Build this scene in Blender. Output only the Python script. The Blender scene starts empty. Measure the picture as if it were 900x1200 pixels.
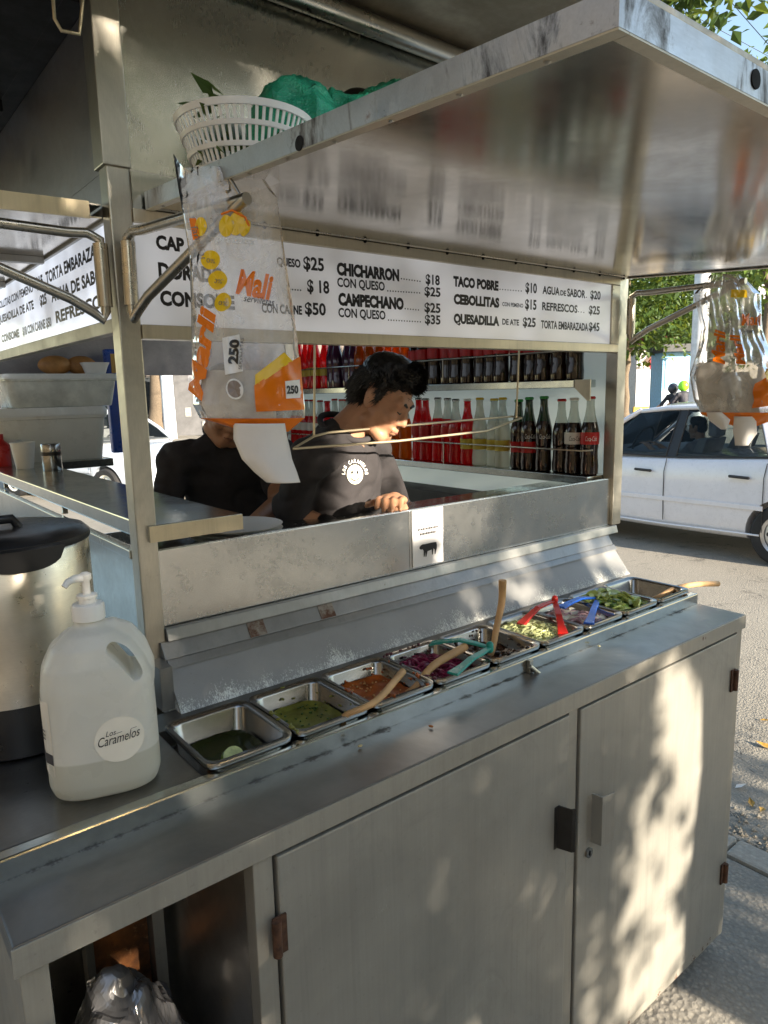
import bpy, bmesh, math, random
from mathutils import Vector, Matrix, noise
random.seed(7)
S = bpy.context.scene
C = S.collection
rad = math.radians
# ------------------------------------------------------------------ camera
CAM = Vector((-0.101, -0.804, 1.6))
YAW, PITCH, ROLL, FPX = 0.672022, 0.168965, -0.022923, 823.0
_f = Vector((math.sin(YAW)*math.cos(PITCH), math.cos(YAW)*math.cos(PITCH), -math.sin(PITCH)))
_r0 = Vector((math.cos(YAW), -math.sin(YAW), 0)); _u0 = _r0.cross(_f)
_r = _r0*math.cos(ROLL) + _u0*math.sin(ROLL)
_u = -_r0*math.sin(ROLL) + _u0*math.cos(ROLL)
def ray(x, y): return _f + _r*((x-450)/FPX) - _u*((y-600)/FPX)
def onY(x, y, v): d = ray(x, y); return CAM + d*((v-CAM.y)/d.y)
def onX(x, y, v): d = ray(x, y); return CAM + d*((v-CAM.x)/d.x)
def onZ(x, y, v): d = ray(x, y); return CAM + d*((v-CAM.z)/d.z)
def dep(x, y, d): return CAM + ray(x, y)*d
cam = bpy.data.cameras.new('camera'); camo = bpy.data.objects.new('camera', cam); C.objects.link(camo)
cam.sensor_fit = 'VERTICAL'; cam.sensor_height = 24; cam.lens = 24*FPX/1200
cam.clip_start = .02; cam.clip_end = 2000
camo.matrix_world = Matrix.Translation(CAM) @ Matrix((_r, _u, -_f)).transposed().to_4x4()
S.camera = camo
S.render.resolution_x, S.render.resolution_y = 768, 1024
# ------------------------------------------------------------------ light
SUN = Vector((.45, -3.25, 1)).normalized()
EL = math.asin(SUN.z); AZ = math.atan2(SUN.x, SUN.y)
W = bpy.data.worlds.new('World'); S.world = W; W.use_nodes = True
wn = W.node_tree; wn.nodes.clear()
sky = wn.nodes.new('ShaderNodeTexSky'); sky.sky_type = 'NISHITA'; sky.sun_disc = False
sky.sun_elevation = EL; sky.sun_rotation = AZ; sky.air_density = 1.2; sky.dust_density = 1.0; sky.ozone_density = 1.5
bg = wn.nodes.new('ShaderNodeBackground'); bg.inputs[1].default_value = .112
wo = wn.nodes.new('ShaderNodeOutputWorld')
wn.links.new(sky.outputs[0], bg.inputs[0]); wn.links.new(bg.outputs[0], wo.inputs[0])
sl = bpy.data.lights.new('sun', 'SUN'); sl.energy = 5.0; sl.angle = rad(.47); sl.color = (1, .90, .76)
so = bpy.data.objects.new('sun', sl); C.objects.link(so)
so.rotation_euler = SUN.to_track_quat('Z', 'Y').to_euler(); so.location = (3, -6, 8)
S.view_settings.view_transform = 'Standard'; S.view_settings.look = 'None'
S.view_settings.exposure = 1.84; S.view_settings.gamma = 1
S.view_settings.use_white_balance = True; S.view_settings.white_balance_temperature = 6850   # balanced for open shade

# ------------------------------------------------------------------ helpers
TS = bpy.data.scenes.new('workbench'); TC = TS.collection     # scratch scene, removed at the end
def ev(o):
    vl = TS.view_layers[0]; vl.update(); return o.evaluated_get(vl.depsgraph)
class MB:
    def __init__(s): s.v = []; s.f = []
    def add(s, vs, fs):
        o = len(s.v); s.v += [Vector(v) for v in vs]; s.f += [tuple(i+o for i in f) for f in fs]; return s
    def box(s, x0, x1, y0, y1, z0, z1):
        vs = [(x, y, z) for x in (x0, x1) for y in (y0, y1) for z in (z0, z1)]
        return s.add(vs, [(0,1,3,2),(4,6,7,5),(0,4,5,1),(2,3,7,6),(0,2,6,4),(1,5,7,3)])
    def hexa(s, a, b):      # two quads, bottom ring a and top ring b
        return s.add(list(a)+list(b), [(3,2,1,0),(4,5,6,7),(0,1,5,4),(1,2,6,5),(2,3,7,6),(3,0,4,7)])
    def prism(s, poly, ax, a, b):   # polygon of 2D points extruded along axis ax from a to b
        n = len(poly)
        def P(p, t): return {'x': (t, p[0], p[1]), 'y': (p[0], t, p[1]), 'z': (p[0], p[1], t)}[ax]
        return s.add([P(p, a) for p in poly]+[P(p, b) for p in poly],
                     [tuple(range(n))[::-1], tuple(range(n, 2*n))]+[(i, (i+1) % n, (i+1) % n+n, i+n) for i in range(n)])
    def tube(s, pts, r, n=10, cap=True, closed=False):
        pts = [Vector(p) for p in pts]; m = len(pts); rs = r if isinstance(r, (list, tuple)) else [r]*m
        vs = []; ref = None
        for i, p in enumerate(pts):
            if closed: t = pts[(i+1) % m]-pts[i-1]
            else: t = pts[min(i+1, m-1)]-pts[max(i-1, 0)]
            t.normalize()
            if ref is None: ref = t.orthogonal().normalized()
            ref = (ref-t*ref.dot(t)); ref = ref.normalized() if ref.length > 1e-6 else t.orthogonal().normalized()
            b = t.cross(ref)
            vs += [p+(ref*math.cos(2*math.pi*k/n)+b*math.sin(2*math.pi*k/n))*rs[i] for k in range(n)]
        fs = []
        for i in range(m if closed else m-1):
            for k in range(n):
                a = i*n; c = ((i+1) % m)*n; fs.append((a+k, a+(k+1) % n, c+(k+1) % n, c+k))
        if cap and not closed: fs += [tuple(range(n))[::-1], tuple(range((m-1)*n, m*n))]
        return s.add(vs, fs)
    def lathe(s, prof, c=(0, 0, 0), n=24, sx=1, sy=1, capb=True, capt=True):
        c = Vector(c); vs = []; fs = []; m = len(prof)
        for r, z in prof:
            vs += [c+Vector((r*sx*math.cos(2*math.pi*k/n), r*sy*math.sin(2*math.pi*k/n), z)) for k in range(n)]
        for i in range(m-1):
            for k in range(n): fs.append((i*n+k, i*n+(k+1) % n, (i+1)*n+(k+1) % n, (i+1)*n+k))
        if capb: fs.append(tuple(range(n))[::-1])
        if capt: fs.append(tuple(range((m-1)*n, m*n)))
        return s.add(vs, fs)
    def ell(s, c, r, rot=None, nu=16, nv=10):
        vs = []; fs = []; c = Vector(c)
        for j in range(nv+1):
            t = math.pi*j/nv
            for k in range(nu):
                a = 2*math.pi*k/nu
                p = Vector((r[0]*math.sin(t)*math.cos(a), r[1]*math.sin(t)*math.sin(a), -r[2]*math.cos(t)))
                vs.append(c+(rot @ p if rot else p))
        for j in range(nv):
            for k in range(nu): fs.append((j*nu+k, j*nu+(k+1) % nu, (j+1)*nu+(k+1) % nu, (j+1)*nu+k))
        return s.add(vs, fs)
    def cap(s, a, b, ra, rb, n=12):
        a = Vector(a); b = Vector(b); d = (b-a); L = d.length; d.normalize()
        pts = []; rr = []
        for k in range(5): t = math.pi/2*(k+.15)/5; pts.append(a-d*ra*math.cos(t)); rr.append(ra*math.sin(t))
        pts += [a, b]; rr += [ra, rb]
        for k in range(5): t = math.pi/2*(4-k+.15)/5; pts.append(b+d*rb*math.cos(t)); rr.append(rb*math.sin(t))
        return s.tube(pts, rr, n)
    def mesh(s, name, off=Vector((0, 0, 0)), bevel=0, seg=2, smooth=None, weld=False):
        me = bpy.data.meshes.new(name)
        me.from_pydata([tuple(v-off) for v in s.v], [], s.f)
        if bevel or weld:
            bm = bmesh.new(); bm.from_mesh(me)
            bmesh.ops.remove_doubles(bm, verts=bm.verts, dist=1e-5)
            if bevel:
                es = [e for e in bm.edges if len(e.link_faces) == 2 and e.calc_face_angle(0) > .5]
                bmesh.ops.bevel(bm, geom=es, offset=bevel, segments=seg, affect='EDGES', profile=.6, clamp_overlap=True)
            bmesh.ops.recalc_face_normals(bm, faces=bm.faces); bm.to_mesh(me); bm.free()
        if smooth is not None:
            for p in me.polygons: p.use_smooth = True
            try: me.set_sharp_from_angle(angle=rad(smooth))
            except Exception: pass
        return me
def link(name, data, parent=None, mat=None):
    o = bpy.data.objects.new(name, data); C.objects.link(o)
    if parent: o.parent = parent
    if mat is not None: o.data.materials.append(mat)
    return o
def wl(o):
    v = Vector((0, 0, 0))
    while o: v = v+o.location; o = o.parent
    return v
def tag(o, label=None, cat=None, group=None, kind=None):
    if label: o['label'] = label
    if cat: o['category'] = cat
    if group: o['group'] = group
    if kind: o['kind'] = kind
    return o
def thing(name, label, cat, loc=(0, 0, 0), group=None):
    o = bpy.data.objects.new(name, None); C.objects.link(o); o.location = loc; o.empty_display_size = .1
    return tag(o, label, cat, group)
def part(name, mb, mat, parent, bevel=0, smooth=None, seg=2, weld=False):
    """mesh child; coordinates of mb are world coordinates"""
    return link(name, mb.mesh(name, wl(parent), bevel, seg, smooth, weld), parent, mat)
def solo(name, mb, mat, label=None, cat=None, base=(0, 0, 0), group=None, kind=None, bevel=0, smooth=None, weld=False):
    b = Vector(base); o = link(name, mb.mesh(name, b, bevel, 2, smooth, weld), None, mat); o.location = b
    return tag(o, label, cat, group, kind)
def copy_tree(o, parent=None):
    c = o.copy(); C.objects.link(c); c.parent = parent
    for ch in list(o.children): copy_tree(ch, c)
    return c
def evalmesh(mb, mods, name, off=Vector((0, 0, 0))):
    me = mb.mesh(name, off); o = bpy.data.objects.new('tmp', me); TC.objects.link(o)
    for k, kw in mods:
        m = o.modifiers.new('m', k)
        for a, b in kw.items(): setattr(m, a, b)
    r = bpy.data.meshes.new_from_object(ev(o)); r.name = name
    bpy.data.objects.remove(o); bpy.data.meshes.remove(me)
    for p in r.polygons: p.use_smooth = True
    return r
_txt = {}
def text2d(s, bold=.0, shear=0):
    """list of 2D verts, faces, of a text line, from the built-in font"""
    key = (s, bold, shear)
    if key not in _txt:
        cu = bpy.data.curves.new('t', 'FONT'); cu.body = s; cu.size = 1; cu.offset = bold; cu.shear = shear; cu.resolution_u = 3
        o = bpy.data.objects.new('t', cu); TC.objects.link(o)
        me = bpy.data.meshes.new_from_object(ev(o))
        _txt[key] = ([(v.co.x, v.co.y) for v in me.vertices], [tuple(p.vertices) for p in me.polygons])
        bpy.data.objects.remove(o); bpy.data.curves.remove(cu); bpy.data.meshes.remove(me)
    return _txt[key]
def fit_text(s, w, h, bold=0.0, shear=0):
    """verts scaled so that the line is w wide and its capitals h high, origin bottom-left"""
    vs, fs = text2d(s, bold, shear)
    x0 = min(v[0] for v in vs); x1 = max(v[0] for v in vs)
    y1 = max(v[1] for v in vs); y0 = min(v[1] for v in vs)
    base = 0 if y0 < -.05 else y0
    return [((v[0]-x0)/(x1-x0)*w, (v[1]-base)/max(y1-base, 1e-3)*h) for v in vs], fs

# ------------------------------------------------------------------ materials
def nodes(name):
    m = bpy.data.materials.new(name); m.use_nodes = True; t = m.node_tree
    return m, t, t.nodes['Principled BSDF'], t.nodes['Material Output']
def nn(t, kind, **kw):
    n = t.nodes.new(kind)
    for k, v in kw.items():
        if k.startswith('i_'):
            key = k[2:]; n.inputs[int(key) if key.isdigit() else key].default_value = v
        else: setattr(n, k, v)
    return n
def coords(t, sc=(1, 1, 1), kind='Object'):
    tc = nn(t, 'ShaderNodeTexCoord'); mp = nn(t, 'ShaderNodeMapping'); mp.inputs['Scale'].default_value = sc
    t.links.new(tc.outputs[kind], mp.inputs[0]); return mp.outputs[0]
def tex(t, co, scale, detail=4, rough=.55, dist=0):
    n = nn(t, 'ShaderNodeTexNoise'); n.inputs['Scale'].default_value = scale; n.inputs['Detail'].default_value = detail
    n.inputs['Roughness'].default_value = rough; n.inputs['Distortion'].default_value = dist
    t.links.new(co, n.inputs['Vector']); return n.outputs['Fac']
def ramp(t, fac, a, b, lo=0., hi=1.):
    n = nn(t, 'ShaderNodeMapRange'); n.inputs[1].default_value = a; n.inputs[2].default_value = b
    n.inputs[3].default_value = lo; n.inputs[4].default_value = hi; t.links.new(fac, n.inputs[0]); return n.outputs[0]
def mixc(t, fac, a, b):
    n = nn(t, 'ShaderNodeMix', data_type='RGBA')
    for s_, v in ((6, a), (7, b)):
        if isinstance(v, (tuple, list)): n.inputs[s_].default_value = (*v[:3], 1)
        else: t.links.new(v, n.inputs[s_])
    if isinstance(fac, float): n.inputs[0].default_value = fac
    else: t.links.new(fac, n.inputs[0])
    return n.outputs[2]
def math_(t, op, a, b=None):
    n = nn(t, 'ShaderNodeMath', operation=op)
    for i, v in enumerate((a, b)):
        if v is None: continue
        if isinstance(v, (int, float)): n.inputs[i].default_value = v
        else: t.links.new(v, n.inputs[i])
    return n.outputs[0]
def bumpn(t, bs, fac, strength=.2, dist=.002):
    b = nn(t, 'ShaderNodeBump'); b.inputs['Strength'].default_value = strength; b.inputs['Distance'].default_value = dist
    t.links.new(fac, b.inputs['Height']); t.links.new(b.outputs[0], bs.inputs['Normal'])
def M(name, col, rough=.5, metal=0., var=.15, scale=9., bump=0., bscale=80., stretch=(1, 1, 1), rvar=.1, spec=None, **kw):
    m, t, bs, out = nodes(name); co = coords(t, stretch)
    n1 = tex(t, co, scale, 5)
    a = tuple(max(0, c*(1-var)) for c in col); b = tuple(min(1, c*(1+var)) for c in col)
    t.links.new(mixc(t, ramp(t, n1, .3, .7), a, b), bs.inputs['Base Color'])
    t.links.new(ramp(t, tex(t, co, scale*2.7, 6, .7), .25, .75, max(0.02, rough-rvar), min(1, rough+rvar)), bs.inputs['Roughness'])
    bs.inputs['Metallic'].default_value = metal
    if spec is not None: bs.inputs['Specular IOR Level'].default_value = spec
    if bump: bumpn(t, bs, tex(t, co, bscale, 4), bump)
    for k, v in kw.items(): bs.inputs[k].default_value = v
    return m
def steel(name, col=(.58, .56, .52), rough=.28, brush=(1, 1, 1), dents=.15, spots=.5, rust=0., rvar=.1, fr=.08):
    """brushed stainless sheet: stretched grain, smudges, greasy spots, soft dents"""
    m, t, bs, out = nodes(name)
    co = coords(t); cg = coords(t, brush)
    grain = tex(t, cg, 60, 3, .6); smudge = tex(t, co, 5, 6, .65, .6); fine = tex(t, co, 45, 6, .7)
    base = mixc(t, ramp(t, smudge, .3, .72), tuple(c*.72 for c in col), tuple(min(1, c*1.1) for c in col))
    base = mixc(t, ramp(t, grain, .35, .65, 0., .22), base, tuple(c*.55 for c in col))
    spot = ramp(t, fine, .68, .76, 0, spots)
    base = mixc(t, spot, base, tuple(c*.35 for c in col))
    metal = None
    rr = math_(t, 'ADD', ramp(t, smudge, .3, .75, rough+rvar, rough-rvar), ramp(t, fine, .35, .8, -fr*.3, fr))
    rr = math_(t, 'ADD', rr, math_(t, 'MULTIPLY', grain, .06))
    if rust:
        rm = ramp(t, tex(t, co, 14, 8, .75, .4), .62, .70, 0, rust)
        base = mixc(t, rm, base, mixc(t, fine, (.16, .055, .02), (.03, .015, .01)))
        t.links.new(math_(t, 'SUBTRACT', 1.0, rm), bs.inputs['Metallic']); rr = math_(t, 'ADD', rr, math_(t, 'MULTIPLY', rm, .5))
    else: bs.inputs['Metallic'].default_value = 1
    t.links.new(base, bs.inputs['Base Color']); t.links.new(rr, bs.inputs['Roughness'])
    h = math_(t, 'ADD', math_(t, 'MULTIPLY', tex(t, co, 3.2, 2), 1.0), math_(t, 'MULTIPLY', grain, .01))
    b = nn(t, 'ShaderNodeBump'); b.inputs['Strength'].default_value = dents; b.inputs['Distance'].default_value = .02
    t.links.new(h, b.inputs['Height']); t.links.new(b.outputs[0], bs.inputs['Normal'])
    return m
def rust_mat(name):
    m, t, bs, out = nodes(name); co = coords(t)
    n = tex(t, co, 18, 8, .7); n2 = tex(t, co, 60, 5, .7)
    c = mixc(t, ramp(t, n, .35, .65), (.30, .11, .03), (.07, .03, .015)); c = mixc(t, ramp(t, n2, .6, .7, 0, .6), c, (.45, .24, .10))
    t.links.new(c, bs.inputs['Base Color']); bs.inputs['Roughness'].default_value = .85; bumpn(t, bs, n2, .5, .004); return m
def paint_mat(name, col, chips=.5, metal=.65, foot=0.):
    """thin satin coat over brushed sheet steel: grain, smudges, scratches, drips, rusty chips"""
    m, t, bs, out = nodes(name); co = coords(t)
    sep = nn(t, 'ShaderNodeSeparateXYZ'); t.links.new(co, sep.inputs[0])
    big = tex(t, co, 2.2, 5, .6, .4); mid = tex(t, co, 16, 6, .7); fine = tex(t, co, 130, 4, .7); smear = tex(t, co, 6, 7, .7, 1.4)
    streak = tex(t, coords(t, (34, 34, .9)), 1.2, 5, .7); grain = tex(t, coords(t, (160, 160, 4)), 1.0, 3, .6)
    c = mixc(t, ramp(t, big, .3, .7), tuple(x*.74 for x in col), tuple(x*1.12 for x in col))
    c = mixc(t, ramp(t, grain, .3, .7, 0, .22), c, tuple(x*.62 for x in col))
    c = mixc(t, ramp(t, streak, .52, .78, 0, .40), c, tuple(x*.50 for x in col))
    c = mixc(t, ramp(t, smear, .56, .72, 0, .30), c, tuple(x*.55 for x in col))
    sc = tex(t, coords(t, (5, 5, 1.2)), 26, 2, .4, .3); scr = math_(t, 'MULTIPLY', ramp(t, math_(t, 'ABSOLUTE', math_(t, 'SUBTRACT', sc, .5)), .0, .004, 1, 0), ramp(t, mid, .55, .62))
    c = mixc(t, math_(t, 'MULTIPLY', scr, .5), c, tuple(min(1, x*1.7) for x in col))
    c = mixc(t, ramp(t, fine, .62, .72, 0, .30), c, tuple(x*.45 for x in col))
    g = math_(t, 'ADD', mid, math_(t, 'MULTIPLY', fine, .12))
    if foot: g = math_(t, 'ADD', g, ramp(t, sep.outputs['Z'], .06, .12, foot, 0))
    chip = ramp(t, g, .755, .775, 0, chips)
    c = mixc(t, chip, c, (.10, .04, .018))
    t.links.new(c, bs.inputs['Base Color'])
    t.links.new(math_(t, 'MULTIPLY', math_(t, 'SUBTRACT', 1.0, chip), metal), bs.inputs['Metallic'])
    t.links.new(math_(t, 'ADD', ramp(t, smear, .35, .7, .33, .47), math_(t, 'MULTIPLY', chip, .35)), bs.inputs['Roughness'])
    b = nn(t, 'ShaderNodeBump'); b.inputs['Strength'].default_value = .22; b.inputs['Distance'].default_value = .014
    t.links.new(math_(t, 'ADD', math_(t, 'ADD', big, math_(t, 'MULTIPLY', tex(t, co, 6, 2), .25)), math_(t, 'MULTIPLY', fine, .010)), b.inputs['Height']); t.links.new(b.outputs[0], bs.inputs['Normal'])
    return m
def counter_mat():
    m, t, bs, out = nodes('counter steel'); co = coords(t)
    sep = nn(t, 'ShaderNodeSeparateXYZ'); t.links.new(co, sep.inputs[0])
    big = tex(t, co, 4, 6, .65, .5); mid = tex(t, co, 18, 10, .8, .3); fine = tex(t, co, 220, 5, .8)
    c = mixc(t, ramp(t, big, .3, .7), (.20, .20, .197), (.31, .305, .295))
    near = ramp(t, sep.outputs['Y'], .02, .128, 0, 1)
    g = math_(t, 'ADD', math_(t, 'ADD', mid, math_(t, 'MULTIPLY', fine, .5)), math_(t, 'MULTIPLY', math_(t, 'POWER', near, 9.0), .26))
    g = ramp(t, g, .93, 1.03)
    c = mixc(t, math_(t, 'MULTIPLY', g, .8), c, (.045, .036, .028))
    t.links.new(c, bs.inputs['Base Color'])
    t.links.new(math_(t, 'SUBTRACT', .85, math_(t, 'MULTIPLY', g, .8)), bs.inputs['Metallic'])
    t.links.new(math_(t, 'ADD', ramp(t, big, .3, .7, .40, .28), math_(t, 'MULTIPLY', g, .45)), bs.inputs['Roughness'])
    b = nn(t, 'ShaderNodeBump'); b.inputs['Strength'].default_value = .12; b.inputs['Distance'].default_value = .01
    t.links.new(big, b.inputs['Height']); t.links.new(b.outputs[0], bs.inputs['Normal'])
    return m
def splash_mat():
    m, t, bs, out = nodes('splash enamel'); co = coords(t)
    sep = nn(t, 'ShaderNodeSeparateXYZ'); t.links.new(co, sep.inputs[0])
    big = tex(t, co, 5, 5, .6); fine = tex(t, co, 160, 4, .7)
    sc = tex(t, coords(t, (260, 60, 60)), 1.0, 6, .8, 1.6); sc2 = tex(t, co, 120, 6, .85, 2.2); where = tex(t, coords(t, (1, 0, 0)), 8, 3)
    hgt = ramp(t, sep.outputs['Z'], 1.030, 1.095, .15, -.07)
    a = math_(t, 'ADD', math_(t, 'MULTIPLY', math_(t, 'ADD', sc, sc2), .5), hgt)
    a = math_(t, 'ADD', a, ramp(t, where, .3, .7, -.10, .08))
    chip = ramp(t, a, .635, .65)
    c = mixc(t, ramp(t, big, .3, .7), (.25, .25, .247), (.34, .34, .33))
    c = mixc(t, ramp(t, fine, .64, .72, 0, .4), c, (.13, .12, .11))
    c = mixc(t, chip, c, (.72, .74, .70)); t.links.new(c, bs.inputs['Base Color'])
    t.links.new(math_(t, 'SUBTRACT', .3, math_(t, 'MULTIPLY', chip, .3)), bs.inputs['Metallic'])
    t.links.new(ramp(t, chip, 0, 1, .5, .8), bs.inputs['Roughness']); bumpn(t, bs, chip, .3, .001); return m
def film_mat(name, tint=(.92, .91, .88), haze=.26, rough=.25):
    """thin wrinkled clear plastic: see-through with highlights and a milky share"""
    m, t, bs, out = nodes(name); co = coords(t)
    n = tex(t, co, 17, 3, .5, 1.6)
    bs.inputs['Base Color'].default_value = (*tint, 1); bs.inputs['Roughness'].default_value = rough
    bs.inputs['Specular IOR Level'].default_value = .8
    bumpn(t, bs, n, .5, .004)
    tr = nn(t, 'ShaderNodeBsdfTransparent'); mx = nn(t, 'ShaderNodeMixShader')
    t.links.new(ramp(t, tex(t, co, 16, 4, .55, 1.2), .35, .75, haze*.6, haze*1.5), mx.inputs[0])
    t.links.new(tr.outputs[0], mx.inputs[1]); t.links.new(bs.outputs[0], mx.inputs[2])
    gl = nn(t, 'ShaderNodeBsdfGlossy'); gl.inputs['Roughness'].default_value = .08; mx2 = nn(t, 'ShaderNodeMixShader'); fr = nn(t, 'ShaderNodeFresnel')
    fr.inputs[0].default_value = 1.24
    b = [x for x in t.nodes if x.type == 'BUMP'][0]
    t.links.new(b.outputs[0], gl.inputs['Normal']); t.links.new(b.outputs[0], fr.inputs['Normal'])
    t.links.new(fr.outputs[0], mx2.inputs[0]); t.links.new(mx.outputs[0], mx2.inputs[1]); t.links.new(gl.outputs[0], mx2.inputs[2])
    t.links.new(mx2.outputs[0], out.inputs[0]); return m
def pane_mat(name, tint=(.86, .9, .9), amt=.03):
    m, t, bs, out = nodes(name); bs.inputs['Base Color'].default_value = (.03, .04, .045, 1); bs.inputs['Roughness'].default_value = .03
    tr = nn(t, 'ShaderNodeBsdfTransparent'); tr.inputs[0].default_value = (*tint, 1)
    mx = nn(t, 'ShaderNodeMixShader'); fr = nn(t, 'ShaderNodeFresnel'); fr.inputs[0].default_value = 1.6
    t.links.new(math_(t, 'ADD', fr.outputs[0], amt), mx.inputs[0]); t.links.new(tr.outputs[0], mx.inputs[1]); t.links.new(bs.outputs[0], mx.inputs[2])
    t.links.new(mx.outputs[0], out.inputs[0]); return m
def leaf_mat(name, a, b):
    m, t, bs, out = nodes(name); co = coords(t); n = tex(t, co, 1.7, 4)
    oi = tex(t, co, 23, 2)
    c = mixc(t, ramp(t, math_(t, 'ADD', math_(t, 'MULTIPLY', n, .6), math_(t, 'MULTIPLY', oi, .4)), .35, .65), a, b)
    t.links.new(c, bs.inputs['Base Color']); bs.inputs['Roughness'].default_value = .55
    tl = nn(t, 'ShaderNodeBsdfTranslucent'); t.links.new(mixc(t, .5, c, (.25, .3, .03)), tl.inputs[0])
    mx = nn(t, 'ShaderNodeMixShader'); mx.inputs[0].default_value = .35
    t.links.new(bs.outputs[0], mx.inputs[1]); t.links.new(tl.outputs[0], mx.inputs[2]); t.links.new(mx.outputs[0], out.inputs[0]); return m
def hdpe_mat(level, zbase):
    """milky polyethylene jug, the gel inside showing as a slightly darker band below its level"""
    m, t, bs, out = nodes('milky plastic'); co = coords(t); sep = nn(t, 'ShaderNodeSeparateXYZ'); t.links.new(co, sep.inputs[0])
    lv = ramp(t, sep.outputs['Z'], level-.0015, level+.0015); n = tex(t, co, 12, 5)
    c = mixc(t, lv, (.70, .69, .60), (.88, .87, .81)); c = mixc(t, ramp(t, n, .3, .8, 0, .12), c, (.5, .48, .4))
    t.links.new(c, bs.inputs['Base Color']); t.links.new(ramp(t, n, .3, .7, .22, .36), bs.inputs['Roughness'])
    tl = nn(t, 'ShaderNodeBsdfTranslucent'); t.links.new(c, tl.inputs[0]); tr = nn(t, 'ShaderNodeBsdfTransparent')
    mx = nn(t, 'ShaderNodeMixShader'); mx.inputs[0].default_value = .35
    t.links.new(bs.outputs[0], mx.inputs[1]); t.links.new(tl.outputs[0], mx.inputs[2])
    mx2 = nn(t, 'ShaderNodeMixShader'); mx2.inputs[0].default_value = .10
    t.links.new(mx.outputs[0], mx2.inputs[1]); t.links.new(tr.outputs[0], mx2.inputs[2]); t.links.new(mx2.outputs[0], out.inputs[0]); return m
def ground_mat(name, a, b, spec, rough=.9, scale=90, bump=.6, cracks=0., stains=.4):
    m, t, bs, out = nodes(name); co = coords(t)
    big = tex(t, co, .5, 6, .6, .5); fine = tex(t, co, scale, 5, .75); v = nn(t, 'ShaderNodeTexVoronoi'); v.inputs['Scale'].default_value = scale*.9
    t.links.new(co, v.inputs['Vector'])
    c = mixc(t, ramp(t, fine, .3, .7), a, b); c = mixc(t, ramp(t, v.outputs['Distance'], .15, .4, .5, 0), c, spec)
    c = mixc(t, ramp(t, big, .4, .75, 0, stains), c, tuple(x*.45 for x in a))
    if cracks:
        wv_ = tex(t, co, 1.4, 5, .6); ck = tex(t, co, .9, 8, .62, 1.2); cl_ = math_(t, 'MULTIPLY', ramp(t, math_(t, 'ABSOLUTE', math_(t, 'SUBTRACT', ck, .5)), 0, .006, cracks, 0), ramp(t, wv_, .48, .56))
        c = mixc(t, cl_, c, (.02, .02, .02)); c = mixc(t, ramp(t, tex(t, co, 2.6, 6, .65, .8), .60, .68, 0, .55), c, tuple(x*.4 for x in a))
    t.links.new(c, bs.inputs['Base Color']); bs.inputs['Roughness'].default_value = rough
    bumpn(t, bs, math_(t, 'ADD', fine, v.outputs['Distance']), bump, .006); return m

K = {}
K['steel'] = steel('stainless sheet', brush=(1, 14, 14))
K['steel_v'] = steel('stainless post', (.56, .53, .46), .34, brush=(14, 14, 1), rust=.25, dents=.08)
K['awning'] = steel('awning underside', (.66, .59, .50), .105, brush=(14, 1, 14), dents=.045, spots=.12, rvar=.035, fr=.03)
def grime(m, sc=(9, 9, 3), lo=.51, hi=.63, amt=.85):
    t = m.node_tree; bs = t.nodes['Principled BSDF']; src = bs.inputs['Base Color'].links[0].from_socket
    g = math_(t, 'MULTIPLY', ramp(t, tex(t, coords(t, sc), 1.6, 8, .72, .8), lo, hi), amt)
    t.links.new(mixc(t, g, src, (.03, .026, .022)), bs.inputs['Base Color'])
    old = bs.inputs['Roughness'].links[0].from_socket; t.links.new(math_(t, 'ADD', old, math_(t, 'MULTIPLY', g, .35)), bs.inputs['Roughness']); return m
K['edge'] = steel('worn awning flange', (.62, .63, .66), .33, brush=(1, 6, 6), dents=.15, spots=.95, rust=.8)
grime(K['edge']); grime(K['steel_v'], (16, 16, 4), .66, .74, .6)
K['sill'] = steel('sill sheet', (.60, .60, .58), .22, brush=(1, 20, 20), dents=.10, spots=.12, rvar=.05, fr=.04)
K['fascia'] = steel('fascia sheet', (.52, .52, .47), .22, brush=(16, 16, 1), dents=.08, spots=.0, rvar=.04, fr=.02)
K['sidef'] = steel('side fascia sheet', (.36, .35, .37), .40, brush=(1, 1, 12), dents=.10, spots=.2)
K['roofu'] = steel('roof underside', (.40, .35, .28), .42, dents=.15)
K['roof_dark_reflect'] = M('side roof dark reflection', (.022, .022, .025), .5, .4, var=.4)  # near black puts the side overhang's dark reflection into its colour
K['pan'] = steel('pan steel', (.40, .39, .37), .17, dents=.01, spots=.12, rvar=.04, fr=.03)
K['deck'] = steel('deck steel', (.30, .295, .29), .30, brush=(1, 16, 16), dents=.08, spots=.5, rvar=.08)
K['tube'] = steel('bracket tube', (.60, .56, .48), .24, dents=.03, rust=.12)
K['shelf'] = steel('shelf steel', (.60, .63, .61), .16, brush=(1, 1, 1), dents=.08, spots=.15, rvar=.05)
K['frame'] = paint_mat('sign frame', (.60, .54, .42), .4)
K['door'] = paint_mat('door enamel', (.37, .358, .32), .35, .42, .05)
K['cab'] = paint_mat('cabinet enamel', (.39, .372, .325), .9, .45, .13)
K['cream'] = paint_mat('cream flange', (.68, .58, .40), 1.0)
_m, _t, _bs, _o = nodes('milky side sheet'); _bs.inputs['Base Color'].default_value = (.72, .76, .74, 1); _bs.inputs['Roughness'].default_value = .3
_tl = nn(_t, 'ShaderNodeBsdfTranslucent'); _tl.inputs[0].default_value = (.80, .84, .82, 1); _mx = nn(_t, 'ShaderNodeMixShader'); _mx.inputs[0].default_value = .6
_t.links.new(_bs.outputs[0], _mx.inputs[1]); _t.links.new(_tl.outputs[0], _mx.inputs[2]); _t.links.new(_mx.outputs[0], _o.inputs[0]); K['sheet'] = _m
K['counter'] = counter_mat(); K['splash'] = splash_mat()
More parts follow.
